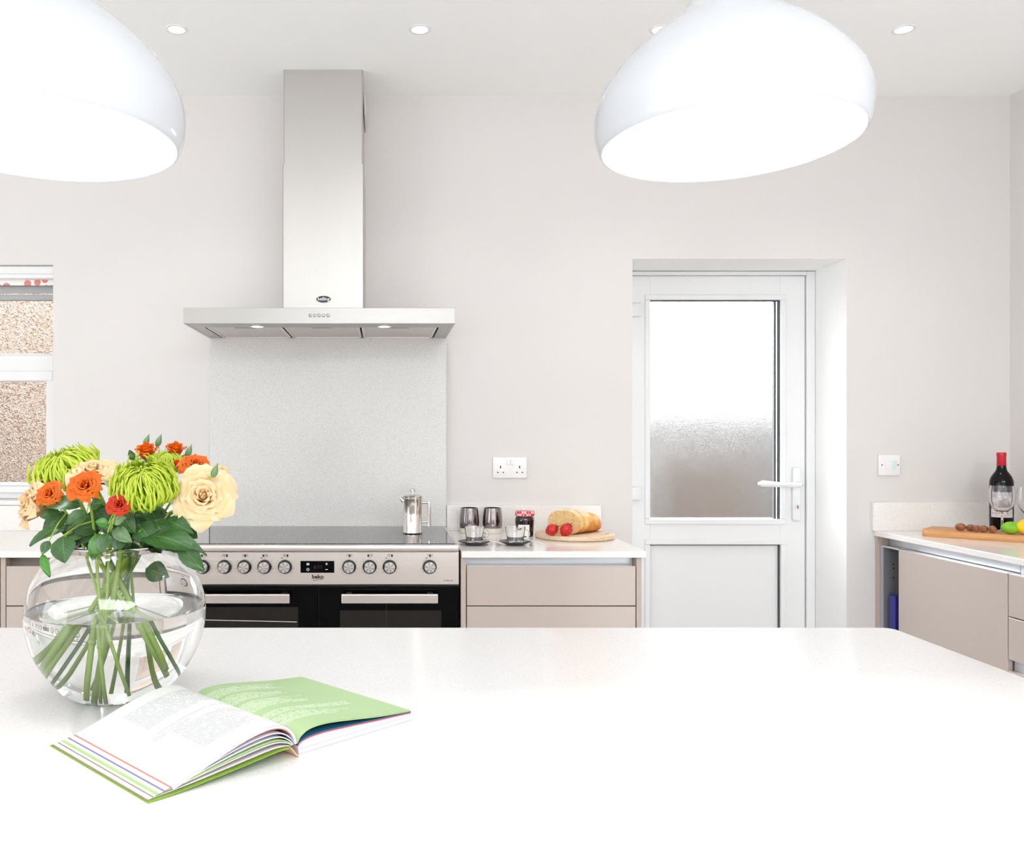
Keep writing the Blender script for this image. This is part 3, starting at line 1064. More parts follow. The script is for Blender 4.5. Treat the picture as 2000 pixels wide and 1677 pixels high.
for i, kx in enumerate(KX):
    o = bpy.data.objects.new('knob', knob_skirt)
    COL.objects.link(o)
    o.parent = ck
    o.location = Vector((kx, YF, KZ)) - ck.location
    c = bpy.data.objects.new('knob_cap', knob_face)
    COL.objects.link(c)
    c.parent = o
    # printed ring of ticks and the little hob symbol above the knob
    ic = MB()
    for a in range(-130, 131, 26):
        ca, sa = math.sin(math.radians(a)), math.cos(math.radians(a))
        p = Vector((kx + 0.0275 * ca, YF - 0.0004, KZ + 0.0275 * sa))
        if abs(a) > 100 or a % 52 == 0:
            ic.box(p - Vector((0.0008, 0.0004, 0.0008)), p + Vector((0.0008, 0.0004, 0.0008)))
    zc, w_ = 0.9035, 0.0055
    for j in range(3):
        xx = kx - 0.007 + j * 0.006
        if (i + j) % 3 == 0:
            ic.box((xx, YF - 0.0008, zc - 0.004), (xx + 0.005, YF, zc + 0.004))
        else:
            ic.box((xx, YF - 0.0008, zc - 0.004), (xx + 0.0008, YF, zc + 0.004))
            ic.box((xx + 0.0042, YF - 0.0008, zc - 0.004), (xx + 0.005, YF, zc + 0.004))
            ic.box((xx + 0.001, YF - 0.0008, zc + 0.0032), (xx + 0.0042, YF, zc + 0.004))
    if i in (3, 4, 7, 8):
        ic.box((kx - 0.013, YF - 0.0008, 0.895), (kx - 0.007, YF, 0.897))
    ic.build('printed_symbol', M['black_print'], cp, smooth=False)['kind'] = 'stuff'
dsp = bx((-0.2605, YF - 0.003, 0.8496), (-0.1537, YF, 0.887), 0.001).build('display', M['black_glass'], ck, smooth=False)
YD = YF - 0.0034
lettering('6:11', 0.017, 0.0002, 'digits', M['red_digits'], dsp, Matrix.Translation(Vector((-0.205, YD, 0.868)) - ck.location) @ FRONT)
ic = MB()
for a in (0, 1, 2):
    for b_ in (0, 1, 2):
        ic.box((-0.241 + a * 0.003, YD - 0.0003, 0.874 + b_ * 0.0024), (-0.2388 + a * 0.003, YD, 0.8758 + b_ * 0.0024))
ic.box((-0.182, YD - 0.0003, 0.877), (-0.174, YD, 0.8785))
ic.box((-0.17875, YD - 0.0003, 0.8738), (-0.17725, YD, 0.8818))
ic.box((-0.182, YD - 0.0003, 0.8595), (-0.174, YD, 0.861))
ic.lathe([(0.0045, 0), (0.0045, 0.0003), (0.0036, 0.0003), (0.0036, 0)], 20, Matrix.Translation((-0.237, YD, 0.860)) @ TO_FRONT)
ic.box((-0.2374, YD - 0.0003, 0.860), (-0.2366, YD, 0.863))
ic.box((-0.237, YD - 0.0003, 0.8597), (-0.2345, YD, 0.8604))
ic.build('display_icon', M['white_print'], dsp, smooth=False)
lettering('beko', 0.0185, 0.0003, 'logo', M['black_print'], cp, Matrix.Translation(Vector((-0.206, YF - 0.0004, 0.8368)) - ck.location) @ FRONT, 0.0006)
u_ = MB()
u_.prism([(-0.221, 0.8245), (-0.221, 0.8262), (-0.192, 0.8292), (-0.190, 0.8292), (-0.190, 0.8282), (-0.2, 0.8272)], YF - 0.0006, YF, 'y')
u_.build('logo_underline', M['black_print'], cp, smooth=False)
mk = MB()
for k in range(8):
    if k not in (1, 5):
        mk.box((0.192 + k * 0.0036, YF - 0.0005, 0.8235), (0.1942 + k * 0.0036, YF, 0.8265))
mk.build('model_marking', M['black_print'], cp, smooth=False)


def oven_door(xa, xb, hx0, hx1, wx0, wx1, wz1):
    d = bx((xa, YF + 0.002, 0.105), (xb, YF + 0.02, 0.806), 0.002).build('oven_door', M['black_glass'], ck, smooth=False)
    hb = MB()
    hb.box((hx0, YF - 0.048, 0.7606), (hx1, YF - 0.036, 0.7895), 0.003)
    hb.box((hx0 + 0.012, YF - 0.037, 0.766), (hx0 + 0.032, YF + 0.003, 0.784), 0.002)
    hb.box((hx1 - 0.032, YF - 0.037, 0.766), (hx1 - 0.012, YF + 0.003, 0.784), 0.002)
    hb.build('handle', M['steel'], d, smooth=False)
    bx((wx0, YF + 0.0012, 0.26), (wx1, YF + 0.0026, wz1)).build('oven_window', M['oven_glass'], d, smooth=False)
    return d


bx((XC0, YF + 0.008, 0.806), (XC1, YF + 0.02, 0.812)).build('door_gap', M['black'], ck, smooth=False)
dl = oven_door(XC0, -0.2065, -0.592, -0.290, -0.615, -0.268, 0.741)
dr = oven_door(-0.2045, XC1, -0.1294, 0.1715, -0.136, 0.184, 0.730)
MB().tube([(-0.60, YF + 0.0008, 0.701), (-0.272, YF + 0.0008, 0.694)], 0.0012, 6).build('rack_wire', M['steel_bright'], dl)
bx((0.0105, YF + 0.0006, 0.27), (0.012, YF + 0.0014, 0.7606)).build('window_seam', M['black'], dr, smooth=False)

# ------------------------------------------------------------------ hood
hd = thing('cooker_hood', 'stainless steel chimney hood on the wall above the cooker', 'hood', (-0.211, 3.23, 1.653))
HX0, HX1, HY0, HY1, HZ0, HZ1 = -0.661, 0.239, 2.99, 3.459, 1.653, 1.705
b = MB()
b.box((HX0, HY0, HZ0), (HX1, HY0 + 0.015, HZ1), 0.001)
b.box((HX0, HY0 + 0.015, HZ0), (HX0 + 0.012, HY1, HZ1), 0.001)
b.box((HX1 - 0.012, HY0 + 0.015, HZ0), (HX1, HY1, HZ1), 0.001)
b.box((HX0 + 0.012, HY1 - 0.012, HZ0), (HX1 - 0.012, HY1, HZ1))
b.box((HX0 + 0.012, HY0 + 0.015, HZ1 - 0.008), (HX1 - 0.012, HY1 - 0.012, HZ1))
b.box((HX0 + 0.012, HY0 + 0.015, HZ0 + 0.001), (HX1 - 0.012, 3.105, HZ0 + 0.008))
b.box((HX0 + 0.012, 3.105, HZ0 + 0.001), (-0.612, HY1 - 0.012, HZ0 + 0.008))
b.box((0.192, 3.105, HZ0 + 0.001), (HX1 - 0.012, HY1 - 0.012, HZ0 + 0.008))
b.build('canopy', M['steel_hood'], hd, smooth=False)
fm = Mat('filter_mesh', lin(210, 204, 200), 0.42, 1.0)
fm.bump(fm.voronoi(240), 0.5, 0.002)
for k in range(3):
    fx0 = -0.608 + k * 0.267
    fl = MB().box((fx0, 3.108, HZ0 + 0.004), (fx0 + 0.260, 3.44, HZ0 + 0.014), 0.002).build('filter', fm.m, hd, smooth=False)
    fb = MB()
    for a, c in (((fx0, 3.108), (fx0 + 0.008, 3.44)), ((fx0 + 0.252, 3.108), (fx0 + 0.26, 3.44)),
                 ((fx0, 3.108), (fx0 + 0.26, 3.116)), ((fx0, 3.432), (fx0 + 0.26, 3.44))):
        fb.box((a[0], a[1], HZ0 + 0.002), (c[0], c[1], HZ0 + 0.006))
    fb.build('filter_frame', M['steel'], fl, smooth=False)
    bx((fx0 + 0.095, 3.118, HZ0 + 0.0015), (fx0 + 0.165, 3.134, HZ0 + 0.0045)).build('filter_catch', M['taupe_and_shade'], fl, smooth=False)
for lx in (-0.427, 0.005):
    lm = MB().lathe([(0.020, 0), (0.026, 0), (0.026, -0.002), (0.020, -0.0022)], 28, Matrix.Translation((lx, 3.070, HZ0 + 0.001))).build('lamp_trim', M['steel_bright'], hd)
    MB().lathe([(0, -0.0005), (0.0205, -0.0005), (0.0205, -0.0012), (0, -0.0016)], 28, Matrix.Translation((lx, 3.070, HZ0 + 0.001))).build('lamp_lens', M['led'], lm)
for k in range(5):
    bn = MB().lathe([(0.0062, 0), (0.0062, 0.001), (0.005, 0.0015), (0.0047, 0.004), (0, 0.0045)], 20,
                    Matrix.Translation((-0.2407 + k * 0.0147, HY0, 1.680)) @ TO_FRONT)
    bn.build('button', M['button'], hd)
cw = 0.145
def duct(xc, hw, yf, yb, ch):
    return [(xc - hw, yb), (xc - hw, yf + ch), (xc - hw + ch, yf), (xc + hw - ch, yf), (xc + hw, yf + ch), (xc + hw, yb)]


MB().prism(duct(-0.2125, cw, 3.210, 3.459, 0.004), 1.705, 2.247, 'z').build('chimney_lower', M['steel_v'], hd, smooth=False)
MB().prism(duct(-0.2125, cw - 0.004, 3.2145, 3.459, 0.004), 2.247, CEIL - 0.0005, 'z').build('chimney_upper', M['steel_v'], hd, smooth=False)
bx((-0.2125 + cw - 0.0005, 3.26, 2.44), (-0.2125 + cw + 0.004, 3.45, 2.52), 0.001).build('vent_louvre', M['steel'], hd, smooth=False)
bd = MB().lathe([(0, 0), (0.0255, 0), (0.0255, 0.0015), (0.024, 0.0022), (0, 0.0022)], 40,
                Matrix.Translation((-0.211, 3.210, 1.767)) @ Matrix.Diagonal((1, 1, 0.47, 1)) @ TO_FRONT)
bd = bd.build('badge', Mat('navy_badge', lin(30, 32, 52), 0.3).m, hd)
lettering('belling', 0.0165, 0.0003, 'badge_lettering', M['white_print'], bd, Matrix.Translation(Vector((-0.211, 3.2075, 1.7675)) - hd.location) @ FRONT, 0.0002)

# ------------------------------------------------------------------ sockets
so = thing('double_socket', 'white double power socket on the wall above the tumblers', 'socket', (0.485, WALL_Y, 1.16))
bx((0.4196, WALL_Y - 0.010, 1.120), (0.5510, WALL_Y, 1.200), 0.0035, 3).build('plate', M['white_plastic'], so, angle=30)
for xx in (0.4725, 0.4870):
    bx((xx, WALL_Y - 0.0145, 1.172), (xx + 0.0125, WALL_Y - 0.009, 1.194), 0.001).build('switch', M['white_plastic'], so, smooth=False)
for cx_ in (0.449, 0.5215):
    hh = MB()
    hh.box((cx_ - 0.002, WALL_Y - 0.0104, 1.158), (cx_ + 0.002, WALL_Y - 0.0098, 1.168))
    hh.box((cx_ - 0.0130, WALL_Y - 0.0104, 1.1405), (cx_ - 0.0075, WALL_Y - 0.0098, 1.1445))
    hh.box((cx_ + 0.0075, WALL_Y - 0.0104, 1.1405), (cx_ + 0.0130, WALL_Y - 0.0098, 1.1445))
    hh.build('socket_hole', M['black_hole'], so, smooth=False)
for cx_ in (0.4325, 0.5400):
    MB().lathe([(0, 0), (0.0028, 0), (0.0028, 0.0008), (0, 0.001)], 12, Matrix.Translation((cx_, WALL_Y - 0.0098, 1.1615)) @ TO_FRONT).build('screw', M['steel'], so)
so = thing('fused_switch', 'white fused switch plate on the wall left of the wine bottle', 'switch', (1.934, WALL_Y, 1.17))
bx((1.893, WALL_Y - 0.010, 1.130), (1.976, WALL_Y, 1.210), 0.0035, 3).build('plate', M['white_plastic'], so, angle=30)
bx((1.918, WALL_Y - 0.0145, 1.158), (1.937, WALL_Y - 0.009, 1.186), 0.001).build('rocker', M['white_plastic'], so, smooth=False)
bx((1.944, WALL_Y - 0.0125, 1.156), (1.960, WALL_Y - 0.009, 1.187), 0.001).build('fuse_holder', Mat('pale_blue_plastic', lin(206, 230, 232), 0.3).m, so, smooth=False)
for cx_ in (1.905, 1.966):
    MB().lathe([(0, 0), (0.0028, 0), (0.0028, 0.0008), (0, 0.001)], 12, Matrix.Translation((cx_, WALL_Y - 0.0098, 1.171)) @ TO_FRONT).build('screw', M['grey_print'], so)

# ------------------------------------------------------------------ lamps
prof_out = [(0.2000, 0.0), (0.2035, 0.006), (0.2060, 0.014), (0.2088, 0.030), (0.2094, 0.045), (0.2084, 0.058), (0.2056, 0.070), (0.2004, 0.083),
            (0.1930, 0.097), (0.1836, 0.110), (0.1720, 0.125), (0.1582, 0.140), (0.1418, 0.155), (0.1240, 0.170), (0.1045, 0.185), (0.0850, 0.200),
            (0.0670, 0.216), (0.0530, 0.235), (0.0430, 0.265), (0.0370, 0.300), (0.0350, 0.340), (0.0300, 0.345)]
TH = 0.003
prof_in = [(max(0.001, r_ - TH), z_) for r_, z_ in prof_out[:-1]]


def pendant(label, x, y, PZ, tilt):
    t = thing('pendant_lamp', label, 'lamp', (x, y, PZ), 'glossy white pendant lamps over the island')
    s_ = MB().lathe(list(reversed(prof_in)) + [(0.1985, -0.001)] + prof_out + [(0.006, 0.346)], 96)
    s_.build('shade', M['shade'], t, world=False, angle=60)
    MB().ball((0, 0, 0.175), (0.030, 0.030, 0.036), 20, 12).build('bulb', M['bulb'], t, world=False)
    MB().lathe([(0, 0.32), (0.018, 0.32), (0.018, 0.21), (0.013, 0.205), (0, 0.205)], 20).build('lampholder', M['white_plastic'], t, world=False)
    for o in t.children:            # the shade hangs a degree or so out of true
        o.rotation_euler = (tilt[0], tilt[1], 0)
    MB().tube([(0.345 * tilt[1], -0.345 * tilt[0], 0.342), (0, 0, CEIL - PZ - 0.02)], 0.004, 8).build('flex', M['flex'], t, world=False)
    MB().lathe([(0, CEIL - PZ), (0.05, CEIL - PZ), (0.048, CEIL - PZ - 0.018), (0.012, CEIL - PZ - 0.026), (0, CEIL - PZ - 0.026)], 32).build('ceiling_rose', M['flex'], t, world=False)
    return t


pendant('glossy white bell-shaped pendant hanging in front of the door wall, whole in the frame', 0.5533, 1.4465, 1.7477, (-0.0265, -0.0185))
pendant('glossy white bell-shaped pendant above the vase, cut by the left edge', -0.5049, 1.3285, 1.7133, (-0.0159, 0.018))

DL = [((p - CX) / F * 2.895) for p in (345, 820, 1290, 1765)]
DN = ['small round ceiling downlight beside the pendant above the vase, leftmost of four',
      'small round ceiling downlight between the hood chimney and the whole pendant',
      'small round ceiling downlight half hidden behind the whole pendant',
      'small round ceiling downlight right of the whole pendant, nearest the right wall']
proto = None
for x, lb in zip(DL, DN):
    t = thing('downlight', lb, 'downlight', (x, 2.895, CEIL), 'ceiling downlights')
    tr = MB().lathe([(0.024, 0.0), (0.036, 0.0), (0.0355, -0.002), (0.032, -0.003), (0.026, -0.0028), (0.024, -0.001)], 36)
    tr.build('trim', M['white_plastic'], t, world=False)
    MB().lathe([(0, -0.0015), (0.0245, -0.0015), (0.0245, -0.0022), (0, -0.0028)], 28).build('lens', M['led'], t, world=False)
    sd = bpy.data.lights.new('downlight_beam', 'SPOT')
    sd.energy = DOWNLIGHT_POWER
    sd.spot_size = math.radians(110)
    sd.spot_blend = 0.8
    sd.shadow_soft_size = 0.03
    sd.color = (0.98, 0.975, 0.97)
    so_ = bpy.data.objects.new('downlight_beam', sd)
    COL.objects.link(so_)
    so_.parent = t
    so_.location = (0, 0, -0.02)

# ------------------------------------------------------------------ cafetiere on the hob
cf = thing('cafetiere', 'stainless steel cafetiere standing on the black hob', 'coffee pot', (0.104, 3.17, 0.940))
MB().lathe([(0, 0), (0.0325, 0), (0.034, 0.002), (0.034, 0.006), (0.0328, 0.008), (0.0328, 0.118), (0.034, 0.121), (0.034, 0.126), (0.031, 0.126), (0.031, 0.01), (0, 0.01)], 48).build('body', M['steel_bright'], cf, world=False)
ld_ = MB().lathe([(0, 0.127), (0.0345, 0.127), (0.035, 0.131), (0.030, 0.135), (0.012, 0.138), (0, 0.138)], 48).build('lid', M['steel_bright'], cf, world=False)
MB().lathe([(0, 0.138), (0.002, 0.138), (0.002, 0.145), (0.0075, 0.147), (0.0095, 0.152), (0.0075, 0.157), (0, 0.159)], 24).build('plunger_knob', M['steel_bright'], ld_, world=False)
MB().tube([(-0.031, 0, 0.115), (-0.039, 0, 0.121), (-0.045, 0, 0.1265)], [0.010, 0.006, 0.0035], 10).build('spout', M['steel_bright'], cf, world=False)
hb = MB()
hb.tube([(0.031, 0, 0.107), (0.056, 0, 0.107)], 0.0035, 10)
hb.tube([(0.058, 0, 0.113), (0.058, 0, 0.025)], 0.0065, 14)
hb.tube([(0.031, 0, 0.040), (0.056, 0, 0.040)], 0.003, 10)
hb.build('handle', M['steel_bright'], cf, world=False)

# ------------------------------------------------------------------ things on the worktop right of the cooker
def tumbler(x, y, label):
    t = thing('tumbler', label, 'tumbler', (x, y, WT1), 'smoky mirrored tumblers')
    MB().lathe([(0.0345, 0.021), (0.0365, 0.030), (0.0370, 0.042), (0.0358, 0.062), (0.0335, 0.082), (0.0318, 0.0945), (0.0300, 0.0945), (0.0318, 0.080), (0.0345, 0.045), (0.034, 0.022), (0, 0.021)], 48).build('vessel', M['lustre'], t, world=False)
    MB().lathe([(0, 0), (0.0330, 0), (0.0352, 0.002), (0.0362, 0.0195), (0.0345, 0.0205), (0, 0.0205)], 48).build('base_band', M['cream_base'], t, world=False)


tumbler(0.3215, 3.365, 'smoky mirrored tumbler with a cream foot, the one next to the cooker')
tumbler(0.4075, 3.365, 'smoky mirrored tumbler with a cream foot, the one next to the jam jar')

jj = thing('jam_jar', 'dark jam jar with a red gingham lid behind the glass cup', 'jar', (0.512, 3.262, WT1))
MB().lathe([(0, 0), (0.029, 0), (0.0315, 0.004), (0.0325, 0.03), (0.0345, 0.055), (0.0345, 0.066), (0.032, 0.070), (0.031, 0.074), (0, 0.074)], 12).build('jar', M['jam'], jj, world=False, angle=50)
MB().lathe([(0, 0.0740), (0.0345, 0.0740), (0.0352, 0.076), (0.0352, 0.087), (0.034, 0.091), (0.030, 0.0925), (0, 0.0925)], 48).build('lid', M['gingham'], jj, world=False)
mb = MB()
mb.grid(lambda s_, t_: (0.0338 * math.sin(-0.9 + 1.25 * s_), -0.0338 * math.cos(-0.9 + 1.25 * s_), 0.004 + 0.040 * t_), 8, 2)
mb.build('paper_label', M['paper_label'], jj, world=False)


def cup_set(x, y, tilt, labels):
    sc_ = thing('saucer', labels[0], 'saucer', (x, y, WT1), 'black saucers')
    MB().lathe([(0, 0.001), (0.028, 0), (0.031, 0.002), (0.040, 0.006), (0.0535, 0.0115), (0.0535, 0.013), (0.040, 0.0085), (0.024, 0.0055), (0, 0.005)], 48).build('plate', M['saucer'], sc_, world=False)
    MB().lathe([(0.025, 0.0056), (0.0275, 0.0066), (0.0265, 0.0072), (0.024, 0.0058)], 48).build('well_ring', M['saucer'], sc_, world=False)
    c = thing('glass_cup', labels[1], 'cup', (x, y, WT1 + 0.0052), 'clear glass cups')
    MB().lathe([(0, 0), (0.0235, 0), (0.0255, 0.002), (0.0275, 0.012), (0.0335, 0.052), (0.0335, 0.0545), (0.0315, 0.0545), (0.0310, 0.052), (0.0250, 0.014), (0.0225, 0.008), (0, 0.0075)], 48).build('bowl', M['glass'], c, world=False)
    pts = []
    for k in range(9):
        a = -PI / 2 + PI * k / 8
        pts.append((0.0295 + 0.0165 * math.cos(a), 0, 0.031 + 0.0135 * math.sin(a)))
    hm = MB().tube(pts, 0.0035, 10)
    hm.build('handle', M['glass'], c, world=False)
    c.rotation_euler.z = tilt
    # teaspoon: bowl on the saucer, handle running down to the worktop on the right
    sp2 = thing('teaspoon', labels[2], 'spoon', (x + 0.04, y - 0.02, WT1 + 0.012), 'teaspoons on saucers')
    b2 = MB()
    b2.tube([(-0.02, 0, 0.002), (0.0, -0.001, 0.004), (0.03, -0.004, 0.000), (0.058, -0.008, -0.009)], [0.0013, 0.0013, 0.0020, 0.0024], 8)
    b2.build('handle', M['steel_bright'], sp2, world=False)
    MB().ball((-0.033, 0, 0.0005), (0.0150, 0.0085, 0.0024), 16, 8).build('spoon_bowl', M['steel_bright'], sp2, world=False)


cup_set(0.304, 3.005, -0.15, ('black saucer under the glass cup next to the cooker', 'clear glass cup on a black saucer next to the cooker',
                              'teaspoon on the saucer of the cup next to the cooker'))
cup_set(0.440, 3.005, -0.05, ('black saucer under the glass cup in front of the jam jar', 'clear glass cup on a black saucer in front of the jam jar',
                              'teaspoon on the saucer in front of the jam jar'))

bb = thing('bread_board', 'round pale wooden board carrying the loaf and strawberries', 'board', (0.682, 3.212, WT1))
MB().lathe([(0, 0), (0.134, 0), (0.1395, 0.004), (0.140, 0.010), (0.1385, 0.016), (0.134, 0.018), (0, 0.018)], 64).build('disc', M['pale_wood'], bb, world=False)
mk = MB()
for (a, b_, l_) in ((0.078, -0.066, 0.010), (0.090, -0.060, 0.006), (0.096, -0.052, 0.013), (0.104, -0.045, 0.007), (0.107, -0.034, 0.011), (0.112, -0.026, 0.006)):
    mk.box((a, b_, 0.0178), (a + 0.0025, b_ + l_, 0.0183))
    mk.box((a, b_ + l_ * 0.5, 0.0178), (a + 0.006, b_ + l_ * 0.5 + 0.002, 0.0183))
mk.build('burnt_marking', Mat('burnt_wood_mark', lin(120, 84, 52), 0.7).m, bb, world=False, smooth=False)


def loaf_mesh(mb, y0, y1, n, cap0, cap1, seed, w0, w1, h0, h1):
    """A bread body along local y; D-shaped section."""
    rr = random.Random(seed)
    rings = []
    for j in range(n + 1):
        t_ = j / n
        y = y0 + (y1 - y0) * t_
        k = 1.0
        if cap1:
            k = math.sqrt(max(0.0, 1 - max(0, (t_ - 0.55) / 0.45) ** 2.2)) * 0.86 + 0.14
        w_, h_ = (w0 + (w1 - w0) * t_) * k, (h0 + (h1 - h0) * t_) * (0.25 + 0.75 * k)
        ring = []
        for i in range(24):
            a = 2 * PI * i / 24
            cxx, szz = math.cos(a), math.sin(a)
            x = w_ * 0.5 * (abs(cxx) ** 0.8) * (1 if cxx >= 0 else -1)
            z = h_ * (0.46 + (0.54 * szz if szz > 0 else 0.46 * (-(abs(szz) ** 0.55))))
            j_ = 1 + 0.012 * rr.uniform(-1, 1)
            ring.append(mb.bm.verts.new((x * j_, y, max(0.0, z * j_))))
        rings.append(ring)
    for a, b in zip(rings, rings[1:]):
        for i in range(24):
            mb.bm.faces.new((a[i], a[(i + 1) % 24], b[(i + 1) % 24], b[i]))
    return rings


BRZ = -math.radians(46)
lf = thing('bread_loaf', 'crusty white loaf on the round board behind the cut slice', 'bread', (0.657, 3.192, WT1 + 0.018), None, BRZ)
mb = MB()
rg = loaf_mesh(mb, 0.0, 0.165, 16, False, True, 3, 0.124, 0.104, 0.086, 0.064)
mb.bm.faces.new(rg[-1])
pts0 = [v.co.copy() for v in rg[0]]
mb.build('crust', M['crust'], lf, world=False, angle=60)
mb = MB()
mb.bm.faces.new([mb.bm.verts.new((p.x, p.y - 0.0004, p.z)) for p in pts0])
mb.build('crumb', M['crumb'], lf, world=False)
sl = thing('bread_slice', 'thick cut bread slice leaning on the loaf behind the strawberries', 'bread', (0.632, 3.166, WT1 + 0.018), None, BRZ + 0.08)
mb = MB()
rg = loaf_mesh(mb, 0.0, 0.030, 3, False, False, 5, 0.126, 0.127, 0.083, 0.085)
faces_ = [[v.co.copy() for v in rg[0]], [v.co.copy() for v in rg[-1]]]
mb.build('crust', M['crust'], sl, world=False, angle=60)
mb = MB()
for pts0, dy in zip(faces_, (-0.0003, 0.0003)):
    mb.bm.faces.new([mb.bm.verts.new((p.x, p.y + dy, p.z)) for p in pts0])
mb.build('crumb', M['crumb'], sl, world=False)


def berry(x, y, rx, label, s_=1.0):
    t = thing('strawberry', label, 'strawberry', (x, y, WT1 + 0.018), 'strawberries on the bread board')

    def shape(p):
        k = 1.0 - 0.42 * max(0.0, -p.z) ** 1.3
        return Vector((p.x * k, p.y * k, p.z * 1.15))
    body = MB().ball((0, 0, 0), (0.0205 * s_, 0.0205 * s_, 0.0205 * s_), 20, 14, shape)
    rot = Matrix.Rotation(math.radians(rx), 4, 'Y')
    body.xf(Matrix.Translation((0, 0, 0.0195 * s_)) @ rot)
    body.build('fruit', M['strawberry'], t, world=False)
    cl = MB()
    for k in range(7):
        a = 2 * PI * k / 7
        d = Vector((math.cos(a), math.sin(a), 0))
        q = Vector((-math.sin(a), math.cos(a), 0)) * 0.0035
        b0, b1, b2 = Vector((0, 0, 0.0225)), d * 0.009 + Vector((0, 0, 0.0235)), d * 0.017 + Vector((0, 0, 0.023 + 0.004 * (k % 2)))
        v = [cl.bm.verts.new(p) for p in (b0, b1 - q, b2, b1 + q)]
        cl.bm.faces.new(v)
    cl.tube([(0, 0, 0.022), (0.002, 0, 0.034)], 0.0012, 6)
    cl.xf(Matrix.Translation((0, 0, 0.0195 * s_)) @ rot)
    cl.build('calyx', M['calyx'], t, world=False)


berry(0.582, 3.122, 62, 'red strawberry at the outer edge of the board, lying on its side', 0.98)
berry(0.629, 3.106, 38, 'darker strawberry next to the middle of the cut slice', 1.05)

# ------------------------------------------------------------------ serving board corner
SA = -math.radians(43.8)
BO = Vector((1.943, 3.268, WT1))
bu = Vector((math.cos(SA), math.sin(SA), 0))
bn_ = Vector((-math.sin(SA), math.cos(SA), 0))
sb = thing('serving_board', 'long dark-topped wooden serving board in the corner with nuts and citrus on it', 'board', BO, None, SA)
pl_ = []
Lb, Wb, rb = 0.40, 0.175, 0.03
for (cx_, cy_, a0) in ((Lb - rb, Wb - rb, 0), (rb, Wb - rb, 90), (rb, rb, 180), (Lb - rb, rb, 270)):
    for k in range(6):
        a = math.radians(a0 + 18 * k)
        pl_.append((cx_ + rb * math.cos(a), cy_ + rb * math.sin(a)))
mb = MB().prism(pl_, 0.0, 0.024, 'z')
bmesh.ops.recalc_face_normals(mb.bm, faces=mb.bm.faces)
es = [e for e in mb.bm.edges if abs(e.verts[0].co.z - e.verts[1].co.z) < 1e-5]
bmesh.ops.bevel(mb.bm, geom=es, offset=0.002, segments=2, affect='EDGES', profile=0.5)
mb.build('plank', M['board_wood'], sb, world=False, angle=30)
BT = WT1 + 0.0245


def onboard(s_, n_, z=BT):
    p = BO + bu * s_ + bn_ * n_
    return Vector((p.x, p.y, z))


wb = thing('wine_bottle', 'dark red wine bottle with a red capsule standing in the corner', 'bottle', (2.262, 3.305, WT1))
MB().lathe([(0, 0.004), (0.030, 0.0), (0.0365, 0.003), (0.0378, 0.010), (0.0380, 0.185), (0.0372, 0.198), (0.033, 0.212), (0.025, 0.225), (0.0185, 0.234),
            (0.0152, 0.245), (0.0142, 0.262), (0.0138, 0.290), (0.0148, 0.291), (0.0148, 0.300), (0, 0.300)], 56).build('glass_body', M['wine'], wb, world=False)
MB().lathe([(0.0149, 0.2535), (0.0152, 0.254), (0.0146, 0.285), (0.0155, 0.288), (0.0155, 0.2995), (0.0145, 0.3015), (0, 0.3015)], 40).build('capsule', M['capsule'], wb, world=False)
va = math.atan2(2.262, 3.305)
mb = MB()
mb.grid(lambda s_, t_: (0.0384 * math.sin(va - 0.95 + 1.98 * s_ - 2 * va), -0.0384 * math.cos(va - 0.95 + 1.98 * s_ - 2 * va), 0.066 + 0.092 * t_), 18, 3)
mb.build('label_sheet', M['wine_label'], wb, world=False)


def wine_glass(p, label):
    t = thing('wine_glass', label, 'glass', p, 'stemmed wine glasses')
    ft = MB().lathe([(0, 0.0), (0.030, 0.0), (0.0305, 0.0012), (0.016, 0.0032), (0.006, 0.006), (0.0038, 0.012), (0.0034, 0.036), (0.0040, 0.054), (0.0075, 0.061),
                     (0.020, 0.072), (0.033, 0.089), (0.0398, 0.109), (0.0405, 0.122), (0.0385, 0.146), (0.0365, 0.161), (0.0355, 0.161),
                     (0.0375, 0.146), (0.0394, 0.122), (0.0387, 0.109), (0.032, 0.0905), (0.019, 0.0735), (0.006, 0.0655), (0, 0.065)], 48)
    ft.build('bowl_and_stem', M['glass'], t, world=False)
    MB().lathe([(0.0302, 0.0002), (0.0309, 0.0007), (0.0302, 0.0013), (0.0295, 0.0007), (0.0302, 0.0002)], 48).build('foot_rim', M['glass'], t, world=False)


wine_glass(onboard(0.228, 0.118), 'empty wine glass in front of the wine bottle')
wine_glass(onboard(0.315, 0.085), 'wine glass at the right edge of the photo, mostly outside it')

for i, (s_, n_, ln, wd, rz_, lb) in enumerate((
        (0.118, 0.034, 0.021, 0.0140, 0.1, 'long brown nut at the outer end of the row on the board'),
        (0.146, 0.046, 0.016, 0.0125, -0.2, 'small brown nut, second in the row on the board'),
        (0.166, 0.028, 0.0145, 0.0125, 0.6, 'round brown nut in the middle of the row on the board'),
        (0.188, 0.026, 0.0180, 0.0130, -0.1, 'oval brown nut, fourth in the row, before the glass stem'),
        (0.216, 0.022, 0.0150, 0.0130, 0.4, 'brown nut touching the lime on the board'))):
    t = thing('nut', lb, 'nut', onboard(s_, n_), 'brown nuts on the serving board')
    sh = lambda p: Vector((p.x * (1 - 0.10 * p.x * p.x), p.y * (1 - 0.18 * p.x * p.x), p.z * (1 - 0.18 * p.x * p.x)))
    b = MB().ball((0, 0, wd), (ln, wd, wd), 18, 12, sh)
    b.xf(Matrix.Rotation(rz_, 4, 'Z'))
    b.build('shell', M['nut'], t, world=False)
    tp = MB().ball((ln * 0.93, 0, wd), (0.0022, 0.002, 0.002), 8, 6)
    tp.xf(Matrix.Rotation(rz_, 4, 'Z'))
    tp.build('tip', M['nut'], t, world=False)


